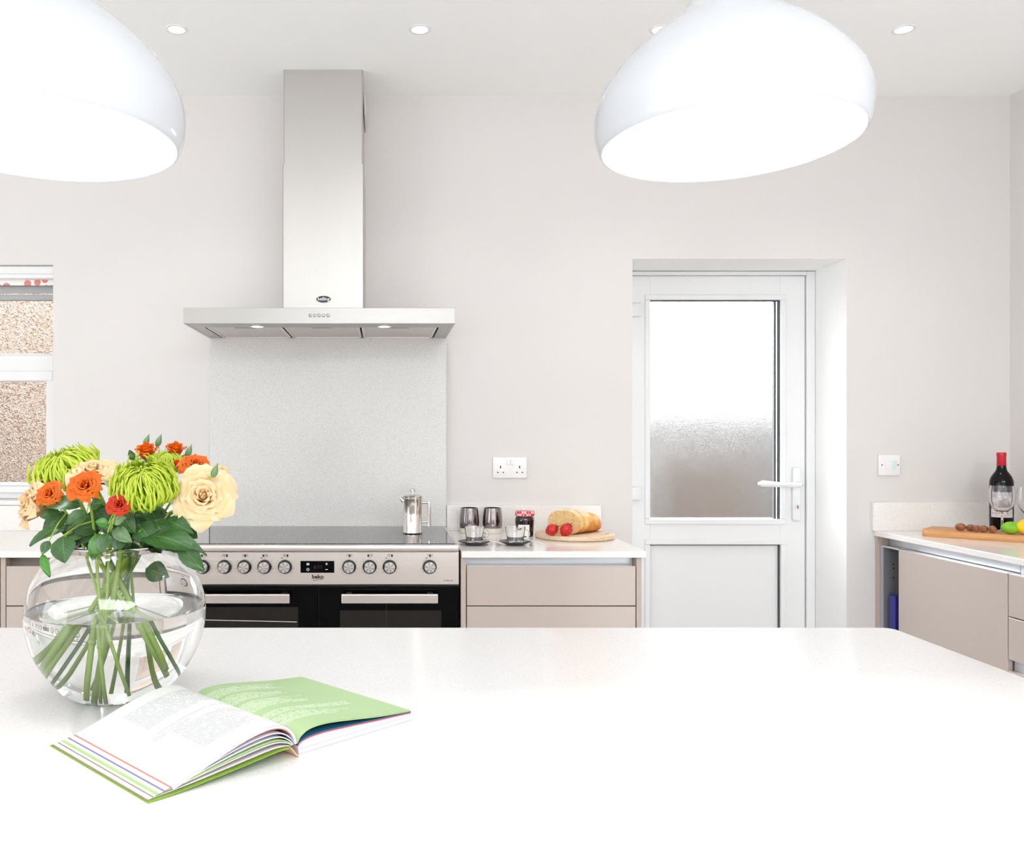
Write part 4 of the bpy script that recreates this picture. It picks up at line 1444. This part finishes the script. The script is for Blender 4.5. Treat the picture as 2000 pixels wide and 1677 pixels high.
def citrus_fruit(name, lb, p, r, ln, mat, rz_):
    t = thing(name, lb, name, p)

    def sh(q):
        e = max(0.0, abs(q.x) - 0.8) / 0.2
        return Vector((q.x * (1 + 0.10 * e), q.y * (1 - 0.25 * e), q.z * (1 - 0.25 * e)))
    b = MB().ball((0, 0, 0), (r, r, ln), 26, 18)
    b.xf(Matrix.Rotation(PI / 2, 4, 'Y'))
    for v in b.bm.verts:
        q = v.co
        e = max(0.0, abs(q.x) / ln - 0.86) / 0.14
        q.x *= 1 + 0.09 * e
    b.xf(Matrix.Translation((0, 0, r)) @ Matrix.Rotation(rz_, 4, 'Z'))
    b.build('peel', mat, t, world=False)
    n_ = MB().lathe([(0, 0), (0.0035, 0), (0.003, 0.0015), (0, 0.002)], 10, Matrix.Translation((ln * 1.06, 0, 0)) @ Matrix.Rotation(PI / 2, 4, 'Y'))
    n_.xf(Matrix.Translation((0, 0, r)) @ Matrix.Rotation(rz_, 4, 'Z'))
    n_.build('stalk_end', Mat(name + '_stalk', lin(120, 130, 60), 0.7).m, t, world=False)


citrus_fruit('lime', 'bright green lime on the serving board beside the nuts', onboard(0.268, 0.034), 0.0215, 0.0285, M['lime'], -0.5)
citrus_fruit('lemon', 'yellow lemon behind the lime at the right edge', onboard(0.318, 0.036), 0.028, 0.036, M['lemon'], -0.75)

# ------------------------------------------------------------------ cookbook
BKX, BKY = -0.0968, 1.0166
BA = math.radians(43.5)
bk = thing('cookbook', 'open cookbook with a white page and a green page lying on the island', 'book', (BKX, BKY, 0.92), None, BA)
PH = 0.222      # page height along local y


def smooth_prof(pts, n=28):
    """Catmull-Rom through 2-D points."""
    out = []
    P = [pts[0]] + list(pts) + [pts[-1]]
    segs = len(pts) - 1
    for i in range(segs):
        p0, p1, p2, p3 = (Vector(P[i + j]) for j in range(4))
        m_ = max(2, n // segs)
        for k in range(m_):
            t_ = k / m_
            out.append(tuple(0.5 * ((2 * p1) + (p2 - p0) * t_ + (2 * p0 - 5 * p1 + 4 * p2 - p3) * t_ ** 2 + (3 * p1 - p0 - 3 * p2 + p3) * t_ ** 3)))
    out.append(tuple(pts[-1]))
    return out


top_l = [(-0.158, 0.0075), (-0.130, 0.0165), (-0.095, 0.0290), (-0.060, 0.0385), (-0.034, 0.0415), (-0.016, 0.0375), (-0.004, 0.026), (0.0, 0.015)]
low_l = [(-0.187, 0.0016), (-0.155, 0.0030), (-0.115, 0.0060), (-0.075, 0.0095), (-0.045, 0.0125), (-0.028, 0.0140), (-0.015, 0.0140), (-0.008, 0.0130)]
M['paper_brown'] = Mat('brown_sheet', lin(150, 132, 116), 0.6).m
M['paper_purple'] = Mat('purple_sheet', lin(126, 116, 158), 0.6).m
sheets = [(0.05, M['paper_brown'], 0.0008), (0.10, M['paper'], 0.0010), (0.27, M['paper_brown'], 0.0006), (0.31, M['paper'], 0.0008), (0.40, M['paper_green'], 0.0010),
          (0.54, M['paper'], 0.0010), (0.67, M['paper_purple'], 0.0007), (0.70, M['paper'], 0.0010), (0.86, M['paper_pink'], 0.0007), (0.895, M['paper_lilac'], 0.0008)]
for q, mt, th in sheets:
    pr = smooth_prof([(a[0] + (b[0] - a[0]) * q, a[1] + (b[1] - a[1]) * q) for a, b in zip(low_l, top_l)])
    mb = MB().ribbon(pr, th, 0.002, PH)
    mb.build('sheet', mt, bk, world=False, angle=30)
pr = smooth_prof(top_l)
mb = MB().ribbon(pr, 0.0030, 0.0, PH)
mb.build('page_bundle', M['page_edges'], bk, world=False, angle=30)


def arc_grid(pr, lift):
    n = len(pr) - 1
    mb = MB()

    def fn(s_, t_):
        i = min(n, int(round(s_ * n)))
        return (pr[i][0], t_ * PH, pr[i][1] + lift)
    return mb.grid(fn, n, 2)


arc_grid(pr, 0.0003).build('left_page', M['page_white'], bk, world=False, recalc=False)
top_r = [(0.0, 0.015), (0.006, 0.0225), (0.020, 0.0280), (0.045, 0.0285), (0.080, 0.0245), (0.120, 0.0192), (0.155, 0.0158), (0.182, 0.0138)]
pr = smooth_prof(top_r)
arc_grid(pr, 0.0003).build('right_page', M['page_green'], bk, world=False, recalc=False)
MB().ribbon(pr, 0.0009, 0.0, PH).build('sheet', M['paper_green'], bk, world=False, angle=30)
blk = [(0.001, 0.0110), (0.006, 0.0150), (0.020, 0.0178), (0.045, 0.0182), (0.080, 0.0165), (0.120, 0.0140), (0.155, 0.0122), (0.182, 0.0108)]
pr2 = smooth_prof([(a, b + 0.0018) for a, b in blk])
MB().ribbon(pr2, 0.0010, 0.0, PH).build('sheet', M['paper_blue'], bk, world=False, angle=30)
pr2 = smooth_prof([(a, b + 0.0006) for a, b in blk])
MB().ribbon(pr2, 0.0010, 0.0, PH).build('sheet', M['paper_red'], bk, world=False, angle=30)
pr2 = smooth_prof([(a, b - 0.0006) for a, b in blk])
mb = MB()
mb.prism(pr2 + [(0.185, 0.0016), (0.003, 0.0016)], 0.0, PH, 'y')
mb.build('page_block', M['page_edges'], bk, world=False, angle=30)
MB().ribbon(smooth_prof([(a - (0.0 if a < -0.1 else 0.0), b - 0.0006) for a, b in low_l]), 0.0010, -0.003, PH + 0.003).build('cover', M['cover_green'], bk, world=False, angle=30)
MB().ribbon([(-0.010, 0.0130), (-0.006, 0.0085), (-0.002, 0.0030), (0.001, 0.0012)], 0.0010, -0.003, PH + 0.003).build('spine', M['cover_spine'], bk, world=False, angle=30)
bx((0.001, -0.003, 0.0), (0.187, PH + 0.003, 0.0014)).build('cover', M['paper'], bk, world=False, smooth=False)

# ------------------------------------------------------------------ vase, water, flowers
VX, VY, VZ = -0.3720, 1.263, 0.92
outer = [(0.0, 0.0), (0.056, 0.0), (0.066, 0.003), (0.0800, 0.0125), (0.1000, 0.0355), (0.1130, 0.0560), (0.1215, 0.0760), (0.1268, 0.0980), (0.1282, 0.1150),
         (0.1262, 0.1350), (0.1190, 0.1575), (0.1065, 0.1780), (0.0900, 0.1945), (0.0760, 0.2030), (0.0690, 0.2060), (0.0680, 0.2085)]
inner = [(0.0658, 0.2085), (0.0662, 0.2040), (0.0745, 0.1998), (0.0880, 0.1915), (0.1042, 0.1755), (0.1163, 0.1558), (0.1232, 0.1345), (0.1252, 0.1150),
         (0.1238, 0.0985), (0.1185, 0.0770), (0.1098, 0.0572), (0.0965, 0.0372), (0.0760, 0.0160), (0.0620, 0.0085), (0.0500, 0.0070), (0.0, 0.0070)]
outer = [(r_ * 0.958, z_) for r_, z_ in outer]
inner = [(r_ * 0.958, z_) for r_, z_ in inner]
vase = thing('vase', 'round clear glass bowl vase half full of water on the island', 'vase', (VX, VY, VZ))
MB().lathe(outer + [(0.0641, 0.2097)] + inner, 96).build('glass_bowl', M['vase_glass'], vase, world=False, angle=80)
LEVEL = 0.121


def r_in(z):
    for (ra, za), (rb_, zb) in zip(inner, inner[1:]):
        if zb <= z <= za:
            return rb_ + (ra - rb_) * (z - zb) / (za - zb + 1e-9)
    return 0.05


wp = [(r_ + 0.0006, z_) for r_, z_ in reversed(inner) if z_ < LEVEL - 0.004]
wp[0] = (0.0, wp[0][1] - 0.0005)
for i in range(1, len(wp)):
    wp[i] = (wp[i][0], wp[i][1] - 0.0004)
wp += [(r_in(LEVEL + 0.001) + 0.0006, LEVEL + 0.0012), (r_in(LEVEL) - 0.002, LEVEL + 0.0002), (r_in(LEVEL) - 0.005, LEVEL), (0, LEVEL)]
tag(MB().lathe(wp, 96).build('water', M['water'], None, world=False, loc=(VX, VY, VZ), angle=60),
    'clear water filling the lower half of the round vase', 'water')


def petal_proto(q, cup, seed):
    """One petal of a bloom of unit radius whose axis is +z; q 0 = innermost, 1 = outermost."""
    rr = random.Random(seed)
    Ro = (0.07 + 0.93 * q) * (1 - 0.28 * cup)
    H = (0.94 - 0.36 * q) * (1 + 0.35 * cup)
    wmax = 1.55 - 0.83 * q
    ph = rr.uniform(0, 6.28)
    rec = q * (1 - 0.95 * cup) * rr.uniform(0.75, 1.25)
    Ro *= rr.uniform(0.93, 1.06)
    H *= 1 + rr.uniform(-0.10, 0.06) * (1 - 0.8 * cup)
    fold = rr.uniform(0.6, 1.5)

    def fn(s_, t_):
        s = 2 * s_ - 1
        rad = 0.035 + (Ro - 0.035) * t_ ** (0.85 - 0.40 * q)
        z = H * math.sin(t_ * PI / 2 * (1 + 0.26 * rec))
        if q < 0.45:                                    # the heart closes in on itself
            rad *= 1 - 0.55 * (1 - q / 0.45) * max(0.0, t_ - 0.35)
        if t_ > 0.60:
            e = (t_ - 0.60) / 0.40
            rad += 0.16 * rec * e * e
            z -= (0.20 * rec + 0.10 * q * (1 - cup)) * e * e * (0.2 + 1.1 * abs(s)) * fold
        wid = wmax * (math.sin(PI * min(1.0, 0.16 + 0.66 * t_)) ** 0.7)
        if t_ > 0.7:
            wid *= 1 - 0.45 * ((t_ - 0.7) / 0.3) ** 2
        phi = s * wid
        rad += 0.09 * rec * s * s * t_ + 0.025 * math.sin(4 * s + ph) * t_
        z += 0.13 * (1 - abs(s)) ** 1.4 * t_ ** 4 * (0.25 + q) + 0.02 * math.sin(4 * s + 2 * ph) * t_
        return (rad * math.cos(phi), rad * math.sin(phi), z)
    return fn


def rose_protos(name, n, cup, mat):
    res = []
    for i in range(n):
        q = (i / (n - 1)) ** 0.90
        res.append((MB().grid(petal_proto(q, cup, 100 + i), 8, 8).mesh(name, mat, True, 80, recalc=False), i * 2.39996 + 0.2 * (i % 3)))
    core = MB().lathe([(0, 0.05), (0.10, 0.15), (0.15, 0.40), (0.13, 0.62), (0.07, 0.76), (0, 0.80)], 12)
    for f_ in core.bm.faces:
        for lp in f_.loops:
            lp[core.uv].uv = (0.5, 0.35 + 0.5 * lp.vert.co.z)
    res.append((core.mesh(name, mat, True, 80), 0.0))
    return res


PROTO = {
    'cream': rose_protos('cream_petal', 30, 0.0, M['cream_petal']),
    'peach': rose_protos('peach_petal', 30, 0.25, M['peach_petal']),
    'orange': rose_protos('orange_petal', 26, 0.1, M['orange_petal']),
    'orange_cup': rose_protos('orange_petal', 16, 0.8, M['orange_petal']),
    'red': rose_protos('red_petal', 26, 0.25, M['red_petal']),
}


def rot_to(axis):
    return Vector((0, 0, 1)).rotation_difference(Vector(axis).normalized()).to_matrix().to_4x4()


def bez(p0, p1, p2, n=12):
    return [p0 * (1 - t) ** 2 + p1 * 2 * t * (1 - t) + p2 * t * t for t in [i / n for i in range(n + 1)]]


def stem_path(bloom, axis, neck, foot):
    """From the bloom's base through the vase neck to the foot in the water."""
    V = Vector((VX, VY, VZ))
    nk = V + Vector((neck[0], neck[1], 0.208))
    fz = foot[2]
    rr = min(foot[1], 0.9 * r_in(fz) - 0.004)
    ft = V + Vector((rr * math.cos(math.radians(foot[0])), rr * math.sin(math.radians(foot[0])), fz))
    d = (nk - ft).normalized()
    up = nk + d * ((bloom - nk).length * 0.45)
    a = bez(bloom, up, nk, 9)
    b = [nk + (ft - nk) * (k / 8) for k in range(1, 9)]
    return a + b


def leaf_obj(parent, B, T, wd, mat, nrm=(0, -1, 0.35), fold=0.22, droop=0.10):
    B, T = Vector(B), Vector(T)
    e = T - B
    L = e.length
    y = e.normalized()
    n_ = Vector(nrm)
    n_ = (n_ - y * n_.dot(y)).normalized()
    x = y.cross(n_)
    mb = MB()

    def fn(s_, t_):
        s = 2 * s_ - 1
        hw = wd * 0.58 * (math.sin(PI * t_ ** 0.82) ** 0.85 if 0 < t_ < 1 else 0.0)
        hw *= 1 + (0.05 if int(round(t_ * 14)) % 2 and abs(s) > 0.9 else 0)
        return B + y * (L * t_) + x * (s * hw) + n_ * (fold * abs(s) * hw - droop * L * (2 * t_ - 1) ** 2 + 0.03 * L * math.sin(6 * t_ + 2 * s))
    mb.grid(fn, 6, 14)
    return mb.build('leaf', mat, parent, recalc=False, angle=80)


FG = {'rose': 'roses in the vase', 'mum': 'green chrysanthemums in the vase'}


def rose(kind, label, px, py, d, rpx, axis, neck, foot, leaves=(), buds=(), thick=0.0028, name='rose'):
    c = at(px, py, d)
    r_ = rpx / F * d
    ax = Vector(axis).normalized()
    base = c - ax * r_ * 0.50
    path = stem_path(base, ax, neck, foot)
    root = thing(name, label, 'flower', path[-1], FG['rose'])
    R4 = rot_to(ax)
    for me, ang_ in PROTO[kind]:
        o = bpy.data.objects.new('petal', me)
        COL.objects.link(o)
        o.parent = root
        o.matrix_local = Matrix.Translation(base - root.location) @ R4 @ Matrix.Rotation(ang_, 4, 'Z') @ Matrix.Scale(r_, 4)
    cx = MB()
    cx.ball((0, 0, -0.02), (0.16, 0.16, 0.16), 12, 8)
    for k in range(5):
        a = 2 * PI * k / 5 + 0.3
        dd, qq = Vector((math.cos(a), math.sin(a), 0)), Vector((-math.sin(a), math.cos(a), 0))
        v = [cx.bm.verts.new(p) for p in (dd * 0.1 - qq * 0.06, dd * 0.1 + qq * 0.06, dd * 0.42 + qq * 0.09 + Vector((0, 0, -0.05)), dd * 0.75 + Vector((0, 0, -0.22)), dd * 0.42 - qq * 0.09 + Vector((0, 0, -0.05)))]
        cx.bm.faces.new(v)
    cx.xf(Matrix.Translation(base) @ R4 @ Matrix.Scale(r_, 4))
    cx.build('calyx', M['stem_dark'], root, recalc=False)
    st_ = MB().tube(path, [thick * (0.75 + 0.45 * k / len(path)) for k in range(len(path))], 10)
    # leaf scars and nodes low on the stem
    for k in (12, 14):
        st_.ball(path[k], thick * 1.5, 8, 6)
    for lf_ in leaves:
        B = at(*lf_[0])
        nearest = min(path[:11], key=lambda p: (p - B).length)
        if (nearest - B).length > 0.004:
            st_.tube([nearest, (nearest + B) / 2 + Vector((0, 0, 0.004)), B], [0.0012, 0.001, 0.0008], 6)
    for bd_ in buds:
        B = at(*bd_)
        nearest = min(path[:10], key=lambda p: (p - B).length)
        st_.tube([nearest, (nearest + B) / 2 + Vector((0, 0, -0.004)), B], [0.0012, 0.0011, 0.0012], 6)
    st_.build('stem', M['stem'], root)
    for lf_ in leaves:
        leaf_obj(root, at(*lf_[0]), at(*lf_[1]), lf_[2] / F * lf_[0][2], M[lf_[3]], *(lf_[4:] if len(lf_) > 4 else ()))
    for bd_ in buds:
        b = MB().lathe([(0, 0), (0.003, 0.001), (0.0048, 0.006), (0.0042, 0.011), (0.002, 0.016), (0, 0.021)], 10)
        b.xf(Matrix.Translation(at(*bd_)) @ rot_to((0.4, -0.1, 1)))
        b.build('bud', M['leaf_pale'], root)
    return root


def mum(label, px, py, d, rpx, axis, neck, foot, n=240, flat=0.8, leaves=(), seed=5):
    rr = random.Random(seed)
    c = at(px, py, d)
    r_ = rpx / F * d
    ax = Vector(axis).normalized()
    base = c - ax * r_ * 0.15
    path = stem_path(base - ax * r_ * 0.2, ax, neck, foot)
    root = thing('chrysanthemum', label, 'flower', path[-1], FG['mum'])
    mb = MB()
    for k in range(n):
        q = math.sqrt((k + 0.5) / n)
        az = k * 2.39996
        th = q * 1.95 + rr.uniform(-0.08, 0.08)
        L = (0.56 + 0.50 * q) * rr.uniform(0.86, 1.10)
        pts, rad = [], []
        az2 = rr.uniform(-0.5, 0.5)
        for j in range(8):
            t_ = j / 7
            # strap petals rise, then their tips hook back towards the middle
            tt = th + 0.34 * math.sin(PI * t_) * q - 2.1 * max(0, t_ - 0.5) ** 1.4 * (0.5 + 0.7 * q)
            rho = 0.10 + (L - 0.10) * t_ * (1 - 0.10 * t_ * t_)
            aa = az + az2 * t_ ** 3
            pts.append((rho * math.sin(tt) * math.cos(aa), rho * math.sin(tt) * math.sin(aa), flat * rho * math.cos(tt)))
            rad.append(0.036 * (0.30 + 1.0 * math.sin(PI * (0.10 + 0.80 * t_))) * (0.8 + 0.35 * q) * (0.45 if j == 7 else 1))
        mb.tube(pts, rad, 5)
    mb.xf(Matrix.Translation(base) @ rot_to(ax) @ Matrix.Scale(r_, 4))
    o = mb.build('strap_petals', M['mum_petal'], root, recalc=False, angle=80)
    o['kind'] = 'stuff'
    core = MB().ball((0, 0, -0.05), (0.34, 0.34, 0.24), 16, 10)
    core.xf(Matrix.Translation(base) @ rot_to(ax) @ Matrix.Scale(r_, 4))
    core.build('flower_head', M['stem'], root)
    MB().tube(path, [0.0030 + 0.0008 * k / len(path) for k in range(len(path))], 10).build('stem', M['stem'], root)
    for lf_ in leaves:
        leaf_obj(root, at(*lf_[0]), at(*lf_[1]), lf_[2] / F * lf_[0][2], M[lf_[3]], *(lf_[4:] if len(lf_) > 4 else ()))
    return root


# cream and peach roses
rose('cream', 'large cream rose between the two green chrysanthemums, above an orange rose', 180, 922, 1.245, 50, (0.05, -0.42, 0.9), (-0.012, 0.01), (250, 0.06, 0.016),
     [((196, 1040, 1.205), (180, 1096, 1.19), 27, 'leaf_bright', (0.2, -1, 0.2)), ((220, 1030, 1.21), (256, 1058, 1.195), 24, 'leaf_pale'),
      ((236, 1000, 1.22), (262, 1040, 1.20), 30, 'leaf')], thick=0.0032)
rose('cream', 'largest cream rose, wide open and facing the camera on the right of the bouquet', 397, 970, 1.215, 60, (0.18, -0.92, 0.30), (0.026, -0.012), (195, 0.095, 0.045),
     [((272, 1038, 1.20), (400, 1070, 1.17), 42, 'leaf', (0.1, -0.8, 0.8), 0.15, 0.14), ((350, 1056, 1.19), (396, 1116, 1.175), 36, 'leaf', (-0.3, -1, 0.3)),
      ((322, 1012, 1.21), (376, 1040, 1.19), 32, 'leaf')], thick=0.0034)
rose('peach', 'peach rose behind the largest cream rose, pointing to the right', 430, 948, 1.29, 48, (0.80, -0.28, 0.28), (0.03, 0.01), (160, 0.10, 0.055),
     [((300, 1040, 1.27), (352, 1078, 1.26), 34, 'leaf')], thick=0.0030)
rose('peach', 'peach rose at the left edge of the bouquet, turned sideways', 66, 982, 1.25, 54, (-0.72, -0.42, 0.30), (-0.035, -0.005), (-25, 0.09, 0.04),
     [((126, 1024, 1.215), (54, 1062, 1.205), 28, 'leaf', (-0.2, -0.8, 0.8)), ((130, 1000, 1.225), (82, 1036, 1.215), 30, 'leaf')], thick=0.0032)
# orange spray roses
rose('orange', 'orange rose in front of the cream rose, facing the camera', 166, 948, 1.175, 34, (0.0, -0.86, 0.50), (-0.02, -0.03), (272, 0.05, 0.010),
     [((156, 982, 1.19), (74, 984, 1.185), 34, 'leaf', (-0.1, -0.8, 0.8)), ((176, 984, 1.185), (201, 982, 1.18), 22, 'leaf'),
      ((170, 1000, 1.19), (128, 1022, 1.18), 26, 'leaf'), ((123, 1046, 1.19), (125, 1099, 1.175), 44, 'leaf', (-0.1, -1, 0.2), 0.08, 0.04)], thick=0.0022)
rose('orange', 'orange rose at the left, beside the sideways peach rose', 97, 964, 1.195, 28, (-0.18, -0.84, 0.42), (-0.04, -0.02), (300, 0.07, 0.02),
     [((96, 1056, 1.195), (81, 1082, 1.19), 18, 'leaf'), ((81, 1081, 1.19), (97, 1128, 1.18), 16, 'leaf_bright'), ((118, 1000, 1.21), (78, 1008, 1.20), 26, 'leaf')], thick=0.0020)
rose('red', 'red-orange rose low in the middle of the bouquet', 233, 985, 1.165, 25, (0.08, -0.88, 0.40), (0.0, -0.035), (262, 0.045, 0.012),
     [((212, 1022, 1.18), (186, 1018, 1.175), 16, 'leaf_bright'), ((220, 1022, 1.18), (246, 1010, 1.175), 14, 'leaf_pale'), ((210, 1040, 1.19), (194, 1080, 1.18), 26, 'leaf')], thick=0.0020)
rose('orange_cup', 'orange rose seen from the side behind the largest green chrysanthemum', 287, 884, 1.325, 32, (-0.05, -0.30, 0.95), (0.008, 0.03), (80, 0.07, 0.03),
     [((262, 900, 1.34), (252, 878, 1.34), 12, 'leaf')], [(282, 872, 1.36), (306, 872, 1.34)], thick=0.0020)
rose('orange_cup', 'topmost orange rose of the bouquet, a cup on a thin stalk', 343, 880, 1.335, 28, (0.06, -0.22, 0.97), (0.022, 0.03), (120, 0.08, 0.035),
     [((352, 908, 1.33), (366, 884, 1.33), 12, 'leaf')], [(365, 892, 1.33)], thick=0.0018)
rose('orange', 'orange rose just above the largest cream rose', 381, 908, 1.27, 30, (0.25, -0.62, 0.70), (0.035, 0.02), (150, 0.08, 0.03),
     [], [(415, 932, 1.20)], thick=0.0020)
rose('orange_cup', 'tiny half-open orange bud beside the green chrysanthemum', 346, 906, 1.28, 14, (0.0, -0.5, 0.8), (0.02, 0.022), (110, 0.07, 0.03), [], [], thick=0.0015)
# chrysanthemums
mum('green chrysanthemum at the left of the bouquet, spread flat', 126, 912, 1.275, 82, (-0.22, -0.42, 0.88), (-0.03, 0.02), (330, 0.10, 0.05), 190, 0.66,
    [((150, 1010, 1.25), (176, 1050, 1.235), 32, 'leaf'), ((160, 1030, 1.24), (130, 1054, 1.23), 30, 'leaf_pale')], 5)
mum('largest green chrysanthemum in the middle, facing the camera', 282, 943, 1.195, 77, (0.03, -0.66, 0.75), (0.012, -0.02), (240, 0.035, 0.009), 230, 0.85,
    [((268, 1020, 1.215), (300, 1060, 1.20), 38, 'leaf'), ((300, 1012, 1.215), (330, 1062, 1.20), 40, 'leaf'), ((238, 1040, 1.21), (226, 1076, 1.20), 30, 'leaf'),
     ((284, 1108, 1.225), (328, 1128, 1.21), 34, 'leaf', (0, -1, 0.3), 0.1, 0.05)], 6)
mum('small green chrysanthemum half hidden behind the top orange roses', 328, 900, 1.32, 42, (0.15, -0.2, 0.95), (0.03, 0.03), (200, 0.09, 0.04), 150, 0.8, [], 7)

# dark foliage filling the neck: single leafy sprigs
for i, (nx, ny, fa, lv, lb) in enumerate((
        (-0.02, 0.0, 20, [(180, 990, 212, 1030, 36), (196, 1050, 172, 1080, 30), (165, 1036, 150, 1062, 34), (200, 1010, 178, 1044, 34)], 'leafy green sprig in the vase neck below the orange roses'),
        (0.02, 0.0, 100, [(250, 1000, 230, 1044, 40), (262, 1050, 244, 1090, 34), (290, 1040, 312, 1082, 36), (230, 1010, 268, 1036, 36)], 'leafy green sprig in the middle of the vase neck'),
        (0.04, 0.01, 190, [(318, 1030, 352, 1066, 40), (300, 1030, 276, 1064, 38), (330, 1016, 296, 1046, 36), (345, 1020, 384, 1050, 34)], 'leafy green sprig at the right of the vase neck under the large cream rose'))):
    V = Vector((VX, VY, VZ))
    top = at(lv[0][0], lv[0][1], 1.27)
    path = stem_path(top, (0, 0, 1), (nx, ny), (fa, 0.07, 0.03))
    root = thing('foliage_sprig', lb, 'foliage', path[-1], 'leafy sprigs in the vase')
    mb = MB().tube(path, 0.0022, 8)
    for (a, b_, c_2, d_, w_) in lv:
        B = at(a, b_, 1.25)
        nearest = min(path[:11], key=lambda p: (p - B).length)
        mb.tube([nearest, (nearest + B) / 2, B], [0.0013, 0.0011, 0.0009], 6)
    mb.build('stem', M['stem_dark'], root)
    rl = random.Random(40 + i)
    for k in range(9):
        bx_, by_ = 185 + i * 55 + rl.uniform(-34, 34), 1000 + rl.uniform(-12, 40)
        dd_ = rl.uniform(1.225, 1.30)
        B = at(bx_, by_, dd_)
        an = rl.uniform(-0.9, 0.9) + (i - 1) * 0.5
        leaf_obj(root, B, B + Vector((0.034 * math.sin(an), rl.uniform(-0.012, 0.012), -0.030 * math.cos(an) + 0.006)), rl.uniform(28, 38) / F * 1.25, M['leaf'], (rl.uniform(-0.4, 0.4), -1, rl.uniform(0, 0.7)))
    for (a, b_, c_2, d_, w_) in lv:
        leaf_obj(root, at(a, b_, 1.25), at(c_2, d_, 1.235), w_ / F * 1.25, M['leaf'], (0.1 * (i - 1), -1, 0.4))
